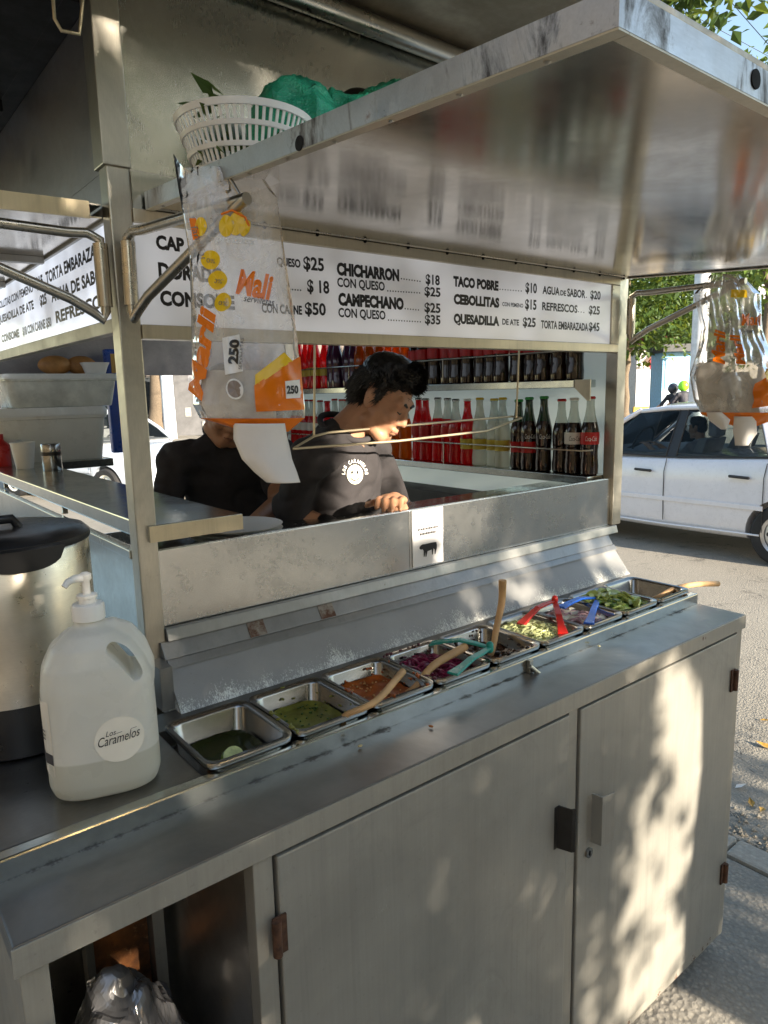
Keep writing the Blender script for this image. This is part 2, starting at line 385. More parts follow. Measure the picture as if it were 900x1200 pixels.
K['rust'] = rust_mat('rust'); K['hinge'] = M('rusty dark hinge', (.075, .035, .02), .75, .3, var=.7, scale=60, bump=.5, bscale=120); K['latch'] = M('blackened latch', (.03, .028, .026), .5, .4, var=.5)
K['patch'] = paint_mat('rusty bare patch', (.34, .30, .25), 1.0)
for _n in K['patch'].node_tree.nodes:
    if _n.type == 'MAP_RANGE' and abs(_n.inputs[1].default_value-.755) < 1e-4: _n.inputs[1].default_value = .50; _n.inputs[2].default_value = .62
K['ledge'] = paint_mat('ledge enamel', (.30, .30, .29), 1.0)
K['black'] = M('black plastic', (.012, .012, .013), .32, var=.3)
K['hole'] = M('dark hole', (.004, .004, .004), .9)
K['board'] = M('sign board white', (.80, .80, .82), .22, var=.04, spec=.5)
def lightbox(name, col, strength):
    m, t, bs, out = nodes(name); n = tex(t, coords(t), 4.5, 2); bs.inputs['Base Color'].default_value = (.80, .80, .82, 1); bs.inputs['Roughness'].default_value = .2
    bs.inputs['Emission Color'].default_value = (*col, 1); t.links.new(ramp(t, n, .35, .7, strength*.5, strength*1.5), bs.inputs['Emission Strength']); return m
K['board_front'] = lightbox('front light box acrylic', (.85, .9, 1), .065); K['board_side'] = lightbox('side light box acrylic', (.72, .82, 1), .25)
K['ink'] = M('sign ink black', (.01, .01, .012), .35)
K['white'] = M('white plastic', (.78, .77, .73), .35, var=.06)
K['wood'] = M('spoon wood', (.55, .33, .15), .6, var=.25, scale=20, stretch=(1, 1, 1), bump=.1)
# ------------------------------------------------------------------ ground
K['asphalt'] = ground_mat('asphalt', (.20, .185, .155), (.33, .30, .25), (.44, .40, .33), scale=110, cracks=.9)
K['conc'] = ground_mat('pavement concrete', (.20, .185, .16), (.30, .28, .24), (.42, .38, .31), scale=70, stains=.5)
K['kerb'] = ground_mat('kerb concrete', (.30, .27, .23), (.42, .39, .33), (.5, .46, .4), scale=60, bump=.4)
RZ = -.05
g = MB(); g.add([(-400, -400, RZ-.02), (600, -400, RZ-.02), (600, 600, RZ-.02), (-400, 600, RZ-.02)], [(0, 1, 2, 3)])
solo('ground', g, K['conc'], kind='structure')
g = MB(); g.add([(2.26, -60, RZ), (12.5, -60, RZ), (12.5, 80, RZ), (2.26, 80, RZ)], [(0, 1, 2, 3)])
solo('road', g, K['asphalt'], kind='structure')
g = MB(); g.add([(-60, 6.2, RZ-.006), (2.26, 6.2, RZ-.006), (2.26, 15.5, RZ-.006), (-60, 15.5, RZ-.006)], [(0, 1, 2, 3)])
solo('side_road', g, K['asphalt'], kind='structure')
def pavement(name, x0, x1, y0, y1, z=0.0, sl=1.6):
    root = thing(name, None, None); root['kind'] = 'structure'
    m = MB(); m.box(x0, x1, y0, y1, z-.2, z-.012); part('base', m, K['conc'], root)
    nx = max(1, round((x1-x0)/sl)); ny = max(1, round((y1-y0)/sl)); dx = (x1-x0)/nx; dy = (y1-y0)/ny
    me = None
    for i in range(nx):
        for j in range(ny):
            m = MB(); m.box(.006, dx-.006, .006, dy-.006, -.03, 0)
            if me is None: me = m.mesh('slab', bevel=.006, seg=1); me.materials.append(K['conc'])
            o = link('slab', me, root); o.location = (x0+i*dx, y0+j*dy, z+random.uniform(-.003, .003))
    return root
pavement('pavement', -5.4, 2.16, -13, 6.0, sl=1.9)
# kerb stones along the road
kr = thing('kerb', None, None); kr['kind'] = 'structure'
m = MB(); m.box(0, .115, .004, 1.196, -.2, 0); kme = m.mesh('kerb_stone', bevel=.012); kme.materials.append(K['kerb'])
for j in range(16):
    o = link('kerb_stone', kme, kr); o.location = (2.166, -13+1.2*j, .004)
# gravel washed against the kerb
sv = []; sf = []; m = MB()
rg = random.Random(3)
for i in range(2600):
    x = 2.29+abs(rg.gauss(0, .10)); y = rg.uniform(-1.2, 3.0); r_ = rg.uniform(.003, .011)
    p = Vector((x, y, RZ+r_*.4))
    vs = [p+Vector((r_*rg.uniform(.7, 1.2)*a, r_*rg.uniform(.7, 1.2)*b, r_*.7*c)) for a, b, c in ((1,0,0),(-1,0,0),(0,1,0),(0,-1,0),(0,0,1),(0,0,-1))]
    m.add(vs, [(0,2,4),(2,1,4),(1,3,4),(3,0,4),(2,0,5),(1,2,5),(3,1,5),(0,3,5)])
solo('gravel', m, M('gravel', (.30, .27, .22), .9, var=.6, scale=60), 'grey and tan grit lying in the gutter by the kerb', 'gravel', kind='stuff')
# ------------------------------------------------------------------ the stand
T = thing('taco_stand', 'stainless steel taco stand with menu boards, raised awning and cupboard doors', 'food stand')
XL, XR = 0.0, 1.746          # cabinet ends
PXL, PXR = .328, 1.876       # outer edges of the front posts
YP, YB = .46, 2.45           # post plane, back of the stand
ZC, ZD = 1.0, 1.03
# cabinet carcass
m = MB(); m.box(XL, .031, .003, .034, .05, .962); m.box(.294, .325, .003, .034, .05, .962); m.box(1.003, 1.032, .003, .034, .05, .962)
m.box(1.716, XR, .003, .034, .05, .962); m.box(.031, .294, .003, .034, .05, .085); m.box(.325, 1.003, .003, .034, .05, .078); m.box(1.032, 1.716, .003, .034, .05, .078)
part('cabinet_frame', m, K['cab'], T, bevel=.002)
m = MB(); m.box(.002, .010, .035, .42, .05, .960); part('end_panel', m, K['cab'], T)
m = MB(); m.box(1.736, 1.744, .035, .42, .05, .960); part('end_panel', m, K['cab'], T)
m = MB(); m.box(.299, .306, .035, .42, .06, .93); m.prism([(.035, .93), (.15, .93), (.15, .90), (.06, .955), (.035, .955)], 'x', .2995, .3055); part('partition', m, K['steel'], T)
m = MB(); m.box(.011, .298, .405, .415, .06, .955); part('back_panel', m, K['steel'], T)
m = MB(); m.box(.327, 1.735, .40, .41, .06, .955); part('back_panel', m, K['steel'], T)
m = MB(); m.box(.011, .298, .036, .40, .06, .075); part('bay_floor', m, K['steel'], T)
m = MB(); m.box(.165, .262, .385, .402, .1, .93); part('rusty_plate', m, K['rust'], T); T.children[-1]['label'] = 'rust-brown plate at the back of the open bay'
m = MB(); m.box(.150, .163, .37, .402, .08, .95); part('inner_post', m, K['cab'], T)
m = MB(); m.box(.264, .285, .36, .402, .08, .95); part('inner_post', m, K['cab'], T)
for cx, cy in ((.12, .2), (1.62, .2), (.12, 2.2), (1.75, 2.2)):
    m = MB(); m.tube([(cx-.02, cy, .045), (cx+.02, cy, .045)], .045, 16); part('castor_wheel', m, K['black'], T, smooth=40)
# doors
def door(x0, x1, hx):
    m = MB(); m.box(x0, x1, -.002, .016, .082, .956); d = part('door', m, K['door'], T, bevel=.003)
    return d
d1 = door(.330, .999, .97); d2 = door(1.037, 1.712, 1.1)
def barrel(px, py, side, par):
    p = onY(px, py, -.008)
    m = MB(); m.tube([p+Vector((0, 0, -.028)), p+Vector((0, 0, .028))], .007, 10); m.box(p.x-.004, p.x+.018*side if side > 0 else p.x+.004, -.006, -.0025, p.z-.03, p.z+.03) if side > 0 else m.box(p.x+.018*side, p.x+.004, -.006, -.0025, p.z-.03, p.z+.03)
    part('hinge', m, K['hinge'], par, smooth=40)
barrel(325, 1100, 1, d1); barrel(862, 797, -1, d2); barrel(850, 1023, -1, d2)
# bent sheet pull handles
m = MB(); m.prism([(.955, -.0025), (.966, -.0025), (.976, -.030), (.983, -.034), (.985, -.030), (.978, -.026), (.970, .000)], 'z', .678, .772)
part('handle', m, K['latch'], d1, bevel=.001)
m = MB(); m.prism([(1.068, -.0025), (1.082, -.0025), (1.086, -.026), (1.124, -.031), (1.126, -.028), (1.090, -.022), (1.086, .000)], 'z', .64, .752)
part('handle', m, K['door'], d2, bevel=.001)
m = MB(); p = onY(688, 998, 0); m.tube([p+Vector((0, .0, 0)), p+Vector((0, -.007, 0))], .011, 20); part('lock', m, K['pan'], d2, smooth=40)
m = MB(); m.box(p.x-.0015, p.x+.0015, -.0085, -.0065, p.z-.005, p.z+.005); part('keyhole', m, K['hole'], d2)
# counter: folded sheet with front apron, riser and raised deck
m = MB(); m.box(-.004, XR+.004, 0, .133, .9645, ZC); part('counter_top', m, K['counter'], T, bevel=.0025)
m = MB(); m.box(-.006, XR+.006, -.003, -.0004, .9625, .9985); part('counter_apron', m, K['cab'], T, bevel=.001)
m = MB(); m.box(-.02, XR+.002, .1275, .150, .966, ZD); part('deck_front_rail', m, K['shelf'], T, bevel=.003)
m = MB(); m.box(-.05, .292, .150, 1.9, ZD-.03, ZD-.001); part('deck', m, K['deck'], T, bevel=.002)
m = MB(); m.box(.292, XR+.002, .330, .40, ZD-.03, ZD-.001); part('deck', m, K['deck'], T, bevel=.002)
m = MB(); m.box(1.7395, XR+.0015, .150, .330, ZD-.03, ZD-.0012); part('deck', m, K['deck'], T, bevel=.001)
m = MB(); m.box(.30, 1.735, .137, .34, .90, .908); part('pan_tray', m, K['deck'], T)
m = MB(); p = onY(622, 782, .12); m.box(p.x-.006, p.x+.006, .118, .127, p.z-.012, p.z+.016); m.tube([p+Vector((-.005, -.002, .004)), p+Vector((.02, -.012, -.02))], .005, 8); part('latch', m, K['tube'], T, bevel=.001)
# sloped splash back and stepped ledge
SX0, SX1 = .352, 1.80
m = MB(); m.prism([(.372, 1.0295), (.428, 1.0985), (.436, 1.0985), (.436, 1.0)], 'x', SX0, SX1); part('splash_back', m, K['splash'], T)
m = MB(); m.prism([(.4215, 1.0995), (.433, 1.1135), (.442, 1.108), (.442, 1.0995)], 'x', SX0+.004, SX1+.003); part('ledge_strip', m, K['ledge'], T, bevel=.0015)
m = MB(); m.prism([(.4335, 1.1140), (.452, 1.1420), (.459, 1.1420), (.459, 1.1140)], 'x', SX0+.001, SX1-.002); part('ledge_panel', m, K['ledge'], T, bevel=.001)
m = MB(); m.prism([(.4475, 1.1430), (.4545, 1.1660), (.47, 1.1660), (.47, 1.1430)], 'x', .3667, PXR-.03); part('ledge_cap', m, K['ledge'], T, bevel=.0015)
for px, py in ((301, 735), (383, 715)):       # bare rusty weld patches on the ledge
    p = onY(px, py, .44); m = MB(); m.prism([(.4325, 1.1155), (.4505, 1.1420), (.4525, 1.1410), (.4345, 1.1150)], 'x', p.x-.018, p.x+.020); part('rust_patch', m, K['patch'], T)
m = MB(); m.box(.3285, .3518, .40, .4595, 1.031, 1.113); m.box(.3518, SX1-.004, .4365, .4595, 1.0, 1.113); part('ledge_core', m, K['ledge'], T)
# posts
POST = []
for x0, x1, y0 in ((PXL, .366, YP), (1.830, PXR, YP), (PXL, .366, YB-.04), (1.830, PXR, YB-.04)):
    m = MB(); m.box(x0, x1, y0, y0+.040, (1.1665 if x0 > 1 else 1.0305) if y0 < 1 else .06, 2.30); POST.append(part('post', m, K['steel_v'], T, bevel=.0025))
# upper corner box above the awning hinge, its seam
m = MB(); m.box(PXL-.006, .369, YP-.004, YP+.046, 1.985, 2.302); part('corner_cover', m, K['steel_v'], T, bevel=.002)
# sill panels: front, side, far side, back
m = MB(); m.box(.3665, .9895, .4700, .476, 1.1665, 1.316); m.box(.3665, .9895, .4765, .487, 1.300, 1.3165); part('sill_panel', m, K['sill'], T, bevel=.0015)
m = MB(); m.box(.9905, 1.8295, .4700, .476, 1.1665, 1.316); m.box(.9905, 1.8295, .4765, .487, 1.300, 1.3165); part('sill_panel', m, K['sill'], T, bevel=.0015)
m = MB(); m.box(.337, .343, .501, YB-.041, 1.03, 1.30); part('side_sill_panel', m, K['shelf'], T, bevel=.0015)
m = MB(); m.box(.325, .345, .501, YB-.041, 1.301, 1.318); part('side_sill_cap', m, K['shelf'], T, bevel=.0015)
m = MB(); m.box(1.868, 1.874, .501, YB-.041, .5, 1.72); part('far_side_panel', m, K['sheet'], T, bevel=.0015)
m = MB(); m.box(.367, 1.829, YB-.036, YB-.03, .5, 1.0); part('back_sill_panel', m, K['sill'], T, bevel=.0015)
# inner worktop and griddle
m = MB(); m.box(.345, 1.866, .489, .72, 1.26, 1.285); part('worktop', m, K['shelf'], T, bevel=.002)
m = MB(); m.box(.345, 1.866, .68, .72, .30, 1.259); part('worktop_skirt', m, K['sill'], T)
m = MB(); m.box(1.62, 1.745, .66, 2.2, .40, 1.24); part('inner_cupboard', m, M('charcoal sheet', (.05, .05, .055), .5, .3), T, bevel=.003)
# serving shelf down the open side
m = MB(); m.box(.348, .537, .452, 2.40, 1.336, 1.368); part('side_shelf', m, K['shelf'], T, bevel=.003)
m = MB(); m.box(.3485, .5365, .4495, .4515, 1.337, 1.367); part('shelf_end', m, K['cream'], T)
m = MB(); m.box(.538, .80, 2.05, 2.40, 1.336, 1.366); part('back_shelf', m, K['shelf'], T, bevel=.003)
for y in (1.05, 1.75): m = MB(); m.box(.350, .362, y, y+.012, 1.318, 1.3355); part('shelf_leg', m, K['tube'], T)
# menu boards
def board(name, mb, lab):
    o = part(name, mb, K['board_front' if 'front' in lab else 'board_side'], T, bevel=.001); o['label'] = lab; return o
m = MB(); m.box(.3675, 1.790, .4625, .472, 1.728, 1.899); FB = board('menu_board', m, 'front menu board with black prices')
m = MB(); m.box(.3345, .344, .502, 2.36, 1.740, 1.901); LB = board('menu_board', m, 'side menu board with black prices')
m = MB(); m.box(.3668, 1.8292, .4570, .490, 1.703, 1.7275); m.box(1.7905, 1.8292, .4585, .480, 1.728, 1.899); m.box(.3668, 1.8292, .4570, .490, 1.8995, 1.922); part('board_frame', m, K['frame'], T, bevel=.0015)
m = MB(); m.box(.329, .352, .501, YB-.041, 1.715, 1.7395); part('side_board_frame', m, K['cab'], T, bevel=.0015)
m = MB(); m.box(.329, .352, .501, YB-.041, 1.9015, 1.925); part('side_board_frame', m, K['cab'], T, bevel=.0015)
m = MB(); m.box(.367, 1.829, YB-.036, YB-.02, 1.70, 2.05); part('back_board', m, K['sidef'], T, bevel=.001)
m = MB(); m.box(1.42, 1.829, YB-.05, YB-.04, 1.30, 1.70); part('back_screen', m, K['sill'], T)
def sign_text(s, x0, yb, x1, ht, bold=.03, par=None, sub='lettering'):
    """x0, yb: pixel of the left end of the baseline; x1: pixel of the right end; ht: cap height in pixels at the left"""
    if s[0] == '$': bold = .030
    a = onY(x0, yb, .4625); b = onY(x1, yb, .4625); t = onY(x0, yb-ht, .4625)
    vs, fs = fit_text(s, b.x-a.x, t.z-a.z, bold)
    mm = MB(); mm.add([(a.x+v[0], .4618, a.z+v[1]) for v in vs], fs); return part(sub, mm, K['ink'], FB)
def z4(x, y): return 320+x*.4444, 260+y*.4444
def row(s, x0, yb, x1, ht, bold=.03):
    p = z4(x0, yb); q = z4(x1, yb); sign_text(s, p[0], p[1], q[0], ht*.4444, bold)
for a in (('CHICHARRON', 168, 138, 332, 32, .062), ('$18', 402, 163, 439, 26, .062), ('CON QUESO', 169, 170, 294, 24, .03), ('$25', 399, 194, 441, 24, .045),
          ('CAMPECHANO', 172, 218, 344, 32, .062), ('$25', 399, 237, 441, 25, .062), ('CON QUESO', 172, 250, 296, 24, .03), ('$35', 400, 268, 441, 24, .045),
          ('TACO POBRE', 475, 168, 594, 26, .062), ('$10', 665, 185, 695, 26, .062), ('CEBOLLITAS', 476, 215, 596, 26, .062), ('CON PEMENO', 604, 222, 659, 11, .02), ('$15', 664, 229, 694, 26, .045),
          ('QUESADILLA', 476, 266, 596, 25, .062), ('DE ATE', 604, 271, 648, 16, .03), ('$25', 658, 275, 692, 24, .045),
          ('AGUA', 710, 190, 755, 22, .03), ('DE', 757, 194, 772, 14, .03), ('SABOR', 775, 197, 823, 22, .03), ('$20', 836, 202, 863, 22, .062), ('REFRESCOS', 709, 233, 802, 22, .03), ('$25', 832, 242, 861, 22, .045),
          ('TORTA EMBARAZADA', 706, 281, 830, 22, .03), ('$45', 832, 286, 860, 22, .045),
          ('$25', 80, 124, 134, 34, .062), ('QUESO', 10, 114, 72, 22, .04), ('$ 18', 90, 184, 148, 33, .062), ('$50', 84, 243, 139, 32, .062), ('CON CARNE', -30, 238, 76, 24, .04)): row(*a)
for s, px, py, ht, x1 in (('CAP', 183, 291, 16, 216), ('DORADO', 186, 325, 18, 262), ('CONSOME', 188, 357, 17, 275)): sign_text(s, px, py, x1, ht, .05)
def dots(x0, x1, y, y1):
    n = int((x1-x0)/7); mm = MB()
    for i in range(n):
        p = onY(*z4(x0+7*i, y+(y1-y)*i/n), .4625); mm.box(p.x-.0014, p.x+.0014, .4616, .4622, p.z-.0014, p.z+.0014)
    part('dot_leader', mm, K['ink'], FB)
for a in ((338, 399, 150, 158), (302, 398, 182, 188), (348, 396, 229, 233), (304, 397, 259, 264), (598, 663, 178, 183), (826, 836, 199, 201), (805, 832, 237, 240), (44, 80, 178, 181)): dots(*a)
def side_text(s, x0, yb, x1, ht, bold=.04):
    a = onX(x0, yb, .3345); b = onX(x1, yb, .3345); t = onX(x1, yb-ht, .3345)
    L = abs(a.y-b.y); b2 = onX(x1, yb, .3345)
    vs, fs = fit_text(s, L, t.z-b2.z, bold); mm = MB()
    mm.add([(.3338, a.y-v[0], b.z+v[1]) for v in vs], fs); part('lettering', mm, K['ink'], LB)
for s, ya, yb_, z, h, b in (('TORTA EMBARAZADA', .93, .515, 1.855, .024, .04), ('$15', 1.02, .955, 1.855, .024, .05), ('CEBOLLITAS CON PEMENO', 1.50, 1.05, 1.852, .020, .03), ('$18', 1.62, 1.55, 1.855, .022, .05),
        ('AGUA DE SABOR', .90, .515, 1.812, .024, .04), ('$25', 1.00, .94, 1.815, .022, .05), ('QUESADILLA DE ATE', 1.48, 1.06, 1.815, .020, .04), ('$25', 1.60, 1.53, 1.817, .022, .05),
        ('REFRESCOS', .88, .53, 1.766, .024, .04), ('$18 CON CARNE $50', 1.20, .92, 1.763, .020, .04), ('CONSOME', 1.46, 1.24, 1.763, .020, .05), ('$25', 1.57, 1.50, 1.779, .022, .05), ('$35', 1.56, 1.49, 1.755, .020, .05), ('CAMPECHANO', 2.0, 1.66, 1.765, .020, .05), ('CHICHARRON', 2.02, 1.68, 1.830, .022, .05)):
    vs, fs = fit_text(s, ya-yb_, h, b); mm = MB(); mm.add([(.3338, ya-v[0], z+v[1]) for v in vs], fs); part('lettering', mm, K['ink'], LB)
# raised awning: folded sheet tray, hinged above the front board
AX0, AX1, AY0, AY1 = .388, 1.866, -.476, .455
def az(y): return 1.857+(y-AY0)/(AY1-AY0)*(1.921-1.857)
aw = thing('awning', None, None); del_keys = None
aw.parent = T
def aslab(x0, x1, y0, y1, d0, d1):
    mm = MB(); mm.hexa([(x0, y0, az(y0)+d0), (x1, y0, az(y0)+d0), (x1, y1, az(y1)+d0), (x0, y1, az(y1)+d0)], [(x0, y0, az(y0)+d1), (x1, y0, az(y0)+d1), (x1, y1, az(y1)+d1), (x0, y1, az(y1)+d1)]); return mm
part('underside_panel', aslab(AX0+.012, AX1-.012, AY0+.012, AY1, .003, .006), K['awning'], aw)
part('top_panel', aslab(AX0+.003, AX1-.003, AY0+.003, AY1, .0245, .027), K['steel'], aw)
part('flange', aslab(AX0, AX0+.0025, AY0, AY1, .001, .0285), K['edge'], aw)
part('flange', aslab(AX1-.0025, AX1, AY0, AY1, .001, .0285), K['edge'], aw)
part('flange', aslab(AX0+.0026, AX1-.0026, AY0, AY0+.0025, .001, .0285), K['edge'], aw)
part('folded_lip', aslab(AX0+.0003, AX0+.014, AY0+.0003, AY1, -.0008, .0009), K['frame'], aw)
part('folded_lip', aslab(AX1-.014, AX1-.0003, AY0+.0003, AY1, -.0008, .0009), K['frame'], aw)
part('folded_lip', aslab(AX0+.0145, AX1-.0145, AY0+.0003, AY0+.014, -.0008, .0009), K['frame'], aw)
for px, py in ((351, 168),):
    p = onX(px, py, AX0); m = MB(); m.tube([(AX0-.0012, p.y, p.z), (AX0+.002, p.y, p.z)], .0085, 18); part('drain_hole', m, K['hole'], aw)
for px, py in ((885, 93),):
    p = onY(px, py, AY0); m = MB(); m.tube([(p.x, AY0-.0012, p.z), (p.x, AY0+.002, p.z)], .0085, 18); part('drain_hole', m, K['hole'], aw)
for i in range(9):
    y = AY1-.06-i*.1; m = MB(); m.ell((AX0+.008, y, az(y)-.001), (.0035, .0035, .002), nu=8, nv=5); part('rivet', m, K['tube'], aw)
for i in range(12):
    x = .50+i*.122; m = MB(); m.ell((x, .4555, 1.921), (.004, .004, .004), nu=8, nv=6); part('rivet', m, K['hole'], aw, smooth=60)
m = MB(); m.tube([(.39, .4495, 1.9275), (1.866, .4495, 1.9275)], .006, 10); part('hinge_rod', m, K['tube'], aw, smooth=40)
# front fascia above the awning, with its horizontal seam
m = MB(); m.box(.3695, 1.90, .4635, .470, 1.9855, 2.345); part('fascia', m, K['fascia'], T)
m = MB(); m.box(.3695, 1.90, .4630, .470, 1.923, 1.9840); part('fascia_base', m, K['fascia'], T)
m = MB(); m.tube([(.30, .435, 2.338), (1.95, .435, 2.338)], .021, 16); part('roof_tube', m, K['tube'], T, smooth=40)
m = MB(); m.box(.335, .341, .506, YB-.03, 1.985, 2.246); part('side_fascia', m, K['sidef'], T)
m = MB(); m.box(.334, .341, .506, YB-.03, 1.9265, 1.9835); part('side_fascia_base', m, K['sidef'], T)
# roof: sheet with an overhang all round, side overhang coloured near black for the dark it reflects
m = MB(); m.box(.30, 2.25, .07, 2.8, 2.360, 2.375); m.box(.30, 2.25, .07, .075, 2.33, 2.3595); part('roof', m, K['roofu'], T, bevel=.002)
m = MB(); m.box(-.55, .2995, .07, 2.8, 2.247, 2.262); m.box(.2965, .36, .507, 2.8, 2.2475, 2.262); m.box(.28, .2995, .07, 2.8, 2.2625, 2.375); part('side_visor', m, K['roof_dark_reflect'], T, bevel=.002)
for y in (1.0, 1.5, 2.0): m = MB(); m.box(-.545, .299, y, y+.03, 2.222, 2.2465); part('visor_rib', m, K['roof_dark_reflect'], T, bevel=.002)
h0 = onY(62, -2, .43); h1 = onY(97, 0, .43); h2 = onY(72, 36, .43); h3 = onY(93, 40, .43)
m = MB(); m.tube([h0+Vector((0, 0, .05)), h0, onY(64, 22, .43), h2, h3, onY(95, 20, .43), h1, h1+Vector((0, 0, .05))], .0028, 8); part('hook', m, K['cream'], T, smooth=60)
# awning over the open side
def lz(x): return 1.905+(x-.33)*.02
sa = thing('side_awning', None, None); sa.parent = T
def lslab(x0, x1, y0, y1, d0, d1):
    mm = MB(); mm.hexa([(x0, y0, lz(x0)+d0), (x1, y0, lz(x1)+d0), (x1, y1, lz(x1)+d0), (x0, y1, lz(x0)+d0)], [(x0, y0, lz(x0)+d1), (x1, y0, lz(x1)+d1), (x1, y1, lz(x1)+d1), (x0, y1, lz(x0)+d1)]); return mm
part('flange', lslab(-.60, .306, .496, .500, 0, .028), K['cream'], sa)
part('underside_panel', lslab(-.60, .327, .5005, 2.4, .002, .005), K['awning'], sa)
part('top_panel', lslab(-.60, .327, .5005, 2.4, .0235, .026), K['steel'], sa)
for y in (.9, 1.3, 1.7, 2.1): part('stiffener', lslab(-.60, .327, y, y+.02, -.012, .0015), K['cab'], sa)
# tubular swing brackets that hold the awnings up
def bracket(barrel_a, barrel_b, apex, up):
    br = thing('support_bracket', None, None); br.parent = T
    a = Vector(barrel_a); b = Vector(barrel_b); ap = Vector(apex)
    m = MB(); m.tube([b+Vector((0, 0, .012)), a-Vector((0, 0, .012))], .0125, 14); part('pivot_sleeve', m, K['tube'], br, smooth=40)
    da = (ap-a).normalized(); db = (ap-b).normalized(); up_ = Vector((0, 0, 1))
    pts = [ap+da*.01, a+da*.05, a+da*.02+up_*.003, a-up_*.006, a-up_*.03]
    m = MB(); m.tube(pts, .0085, 12); part('upper_tube', m, K['tube'], br, smooth=60)
    pts = [ap+da*.004, b+db*.06, b+db*.022-up_*.006, b+db*.006-up_*.012, b+up_*.004, b+up_*.03]
    m = MB(); m.tube(pts, .0085, 12); part('lower_tube', m, K['tube'], br, smooth=60)
    return br
bracket((.345, .435, 1.872), (.343, .435, 1.744), (.398, .123, 1.868), Vector((0, 0, 1)))
bracket((1.855, .435, 1.872), (1.855, .435, 1.744), (1.856, .110, 1.868), Vector((0, 0, 1)))
bracket((.312, .475, 1.872), (.312, .475, 1.744), (-.02, .52, 1.888), Vector((0, 0, 1)))
# bottle racks down the far side, guard wires
m = MB(); m.box(1.752, 1.866, .502, 2.40, 1.300, 1.3245); part('bottle_shelf', m, K['shelf'], T, bevel=.002)
m = MB(); m.box(1.752, 1.866, .56, 2.40, 1.600, 1.6245); part('bottle_shelf', m, K['shelf'], T, bevel=.002)
m = MB(); m.prism([(.502, 1.6245), (.559, 1.6245), (.559, 1.60), (.512, 1.56), (.502, 1.56)], 'x', 1.753, 1.758); part('shelf_bracket', m, K['frame'], T)
for z, ya in ((1.405, .502), (1.715, .502)):
    m = MB(); m.tube([(1.79, ya+.01, z), (1.752, ya+.03, z), (1.752, ya+.2, z), (1.752, 2.38, z)], .003, 6); part('guard_wire', m, K['tube'], T, smooth=60)
    for y in (1.15, 1.75, 2.3): m = MB(); m.tube([(1.7515, y, z-.08), (1.7515, y, z)], .003, 6); part('guard_wire_post', m, K['tube'], T, smooth=60)
# hanging wire frame in the hatch
ya, yb_ = .56, .66
m = MB(); lp = [onY(343, 526, ya), onY(465, 517, ya), onY(570, 505, ya), onY(611, 490, .60), onY(600, 488, yb_), onY(470, 499, yb_), onY(385, 507, yb_), onY(368, 511, .62)]
m.tube(lp, .0032, 8, closed=True); hw = part('hanging_wire_frame', m, K['cream'], T, smooth=60)
m = MB(); m.tube([onY(369, 395, .62), onY(368, 511, .62)], .0028, 8); part('wire_hanger', m, K['cream'], hw, smooth=60)
m = MB(); m.tube([onY(609, 392, .60), onY(605, 490, .60)], .0028, 8); part('wire_hanger', m, K['cream'], hw, smooth=60)
# plate screwed on the sill: name, two lines, a cow
stp = thing('sill_notice', None, None); stp.parent = T
st0, st1 = .9975, 1.100
m = MB(); m.box(st0, st1, .4672, .4692, 1.172, 1.3135); part('plate', m, K['board'], stp, bevel=.001)
def stick(vs, fs, ox, oz, nm='lettering'):
    mm = MB(); mm.add([(ox+v[0], .4666, oz+v[1]) for v in vs], fs); part(nm, mm, K['ink'], stp)
stick(*fit_text('Caramelos', .078, .014, .0, .3), st0+.012, 1.283); stick(*fit_text('Los', .018, .008, .0, .3), st0+.02, 1.299)
for k, (w, z) in enumerate(((.066, 1.262), (.052, 1.250))):
    mm = MB(); x = st0+.05-w/2
    while x < st0+.05+w/2:
        dw = random.uniform(.002, .005); mm.box(x, x+dw, .4664, .4670, z, z+.006); x += dw+.0018
    part('fine_print', mm, K['ink'], stp)
cow = [(0, .030), (.004, .033), (.010, .035), (.018, .034), (.040, .035), (.056, .034), (.058, .026), (.057, .010), (.056, .018), (.053, .004), (.050, .004), (.050, .016), (.046, .019), (.044, .004), (.041, .004), (.040, .017), (.026, .015), (.022, .002), (.019, .002), (.019, .014), (.016, .003), (.013, .003), (.013, .018), (.009, .023), (.004, .022), (-.001, .026)]
mm = MB(); n = len(cow); mm.add([(st0+.022+x, .4665, 1.192+z) for x, z in cow], [tuple(range(n))]); part('cow_print', mm, K['ink'], stp)
# ------------------------------------------------------------------ things on the counter
def rrect(w, d, r, n=4):
    """rounded rectangle ring of 2D points, w by d, centred"""
    out = []
    for cx, cy, a0 in ((w/2-r, d/2-r, 0), (-w/2+r, d/2-r, 90), (-w/2+r, -d/2+r, 180), (w/2-r, -d/2+r, 270)):
        for k in range(n+1):
            a = rad(a0+90*k/n); out.append((cx+r*math.cos(a), cy+r*math.sin(a)))
    return out
def loft(mb, rings, capb=True, capt=False):
    n = len(rings[0]); vs = []; fs = []
    for rg_ in rings: vs += rg_
    for i in range(len(rings)-1):
        for k in range(n): fs.append((i*n+k, i*n+(k+1) % n, (i+1)*n+(k+1) % n, (i+1)*n+k))
    if capb: fs.append(tuple(range(n))[::-1])
    if capt: fs.append(tuple(range((len(rings)-1)*n, len(rings)*n)))
    return mb.add(vs, fs)
PW, PD, PZ = .1585, .188, 1.043
PX0, PY = .298, .236
def ring(w, d, r, z): return [Vector((x, y, z)) for x, y in rrect(w, d, r)]
m = MB()
loft(m, [ring(PW-.002, PD-.002, .020, -.009), ring(PW, PD, .021, -.003), ring(PW-.002, PD-.002, .020, 0), ring(PW-.018, PD-.022, .019, -.001), ring(PW-.024, PD-.028, .020, -.006), ring(PW-.034, PD-.040, .022, -.09), ring(PW-.048, PD-.054, .022, -.098)], capb=False, capt=True)
panme = m.mesh('pan', smooth=50); panme.materials.append(K['pan'])
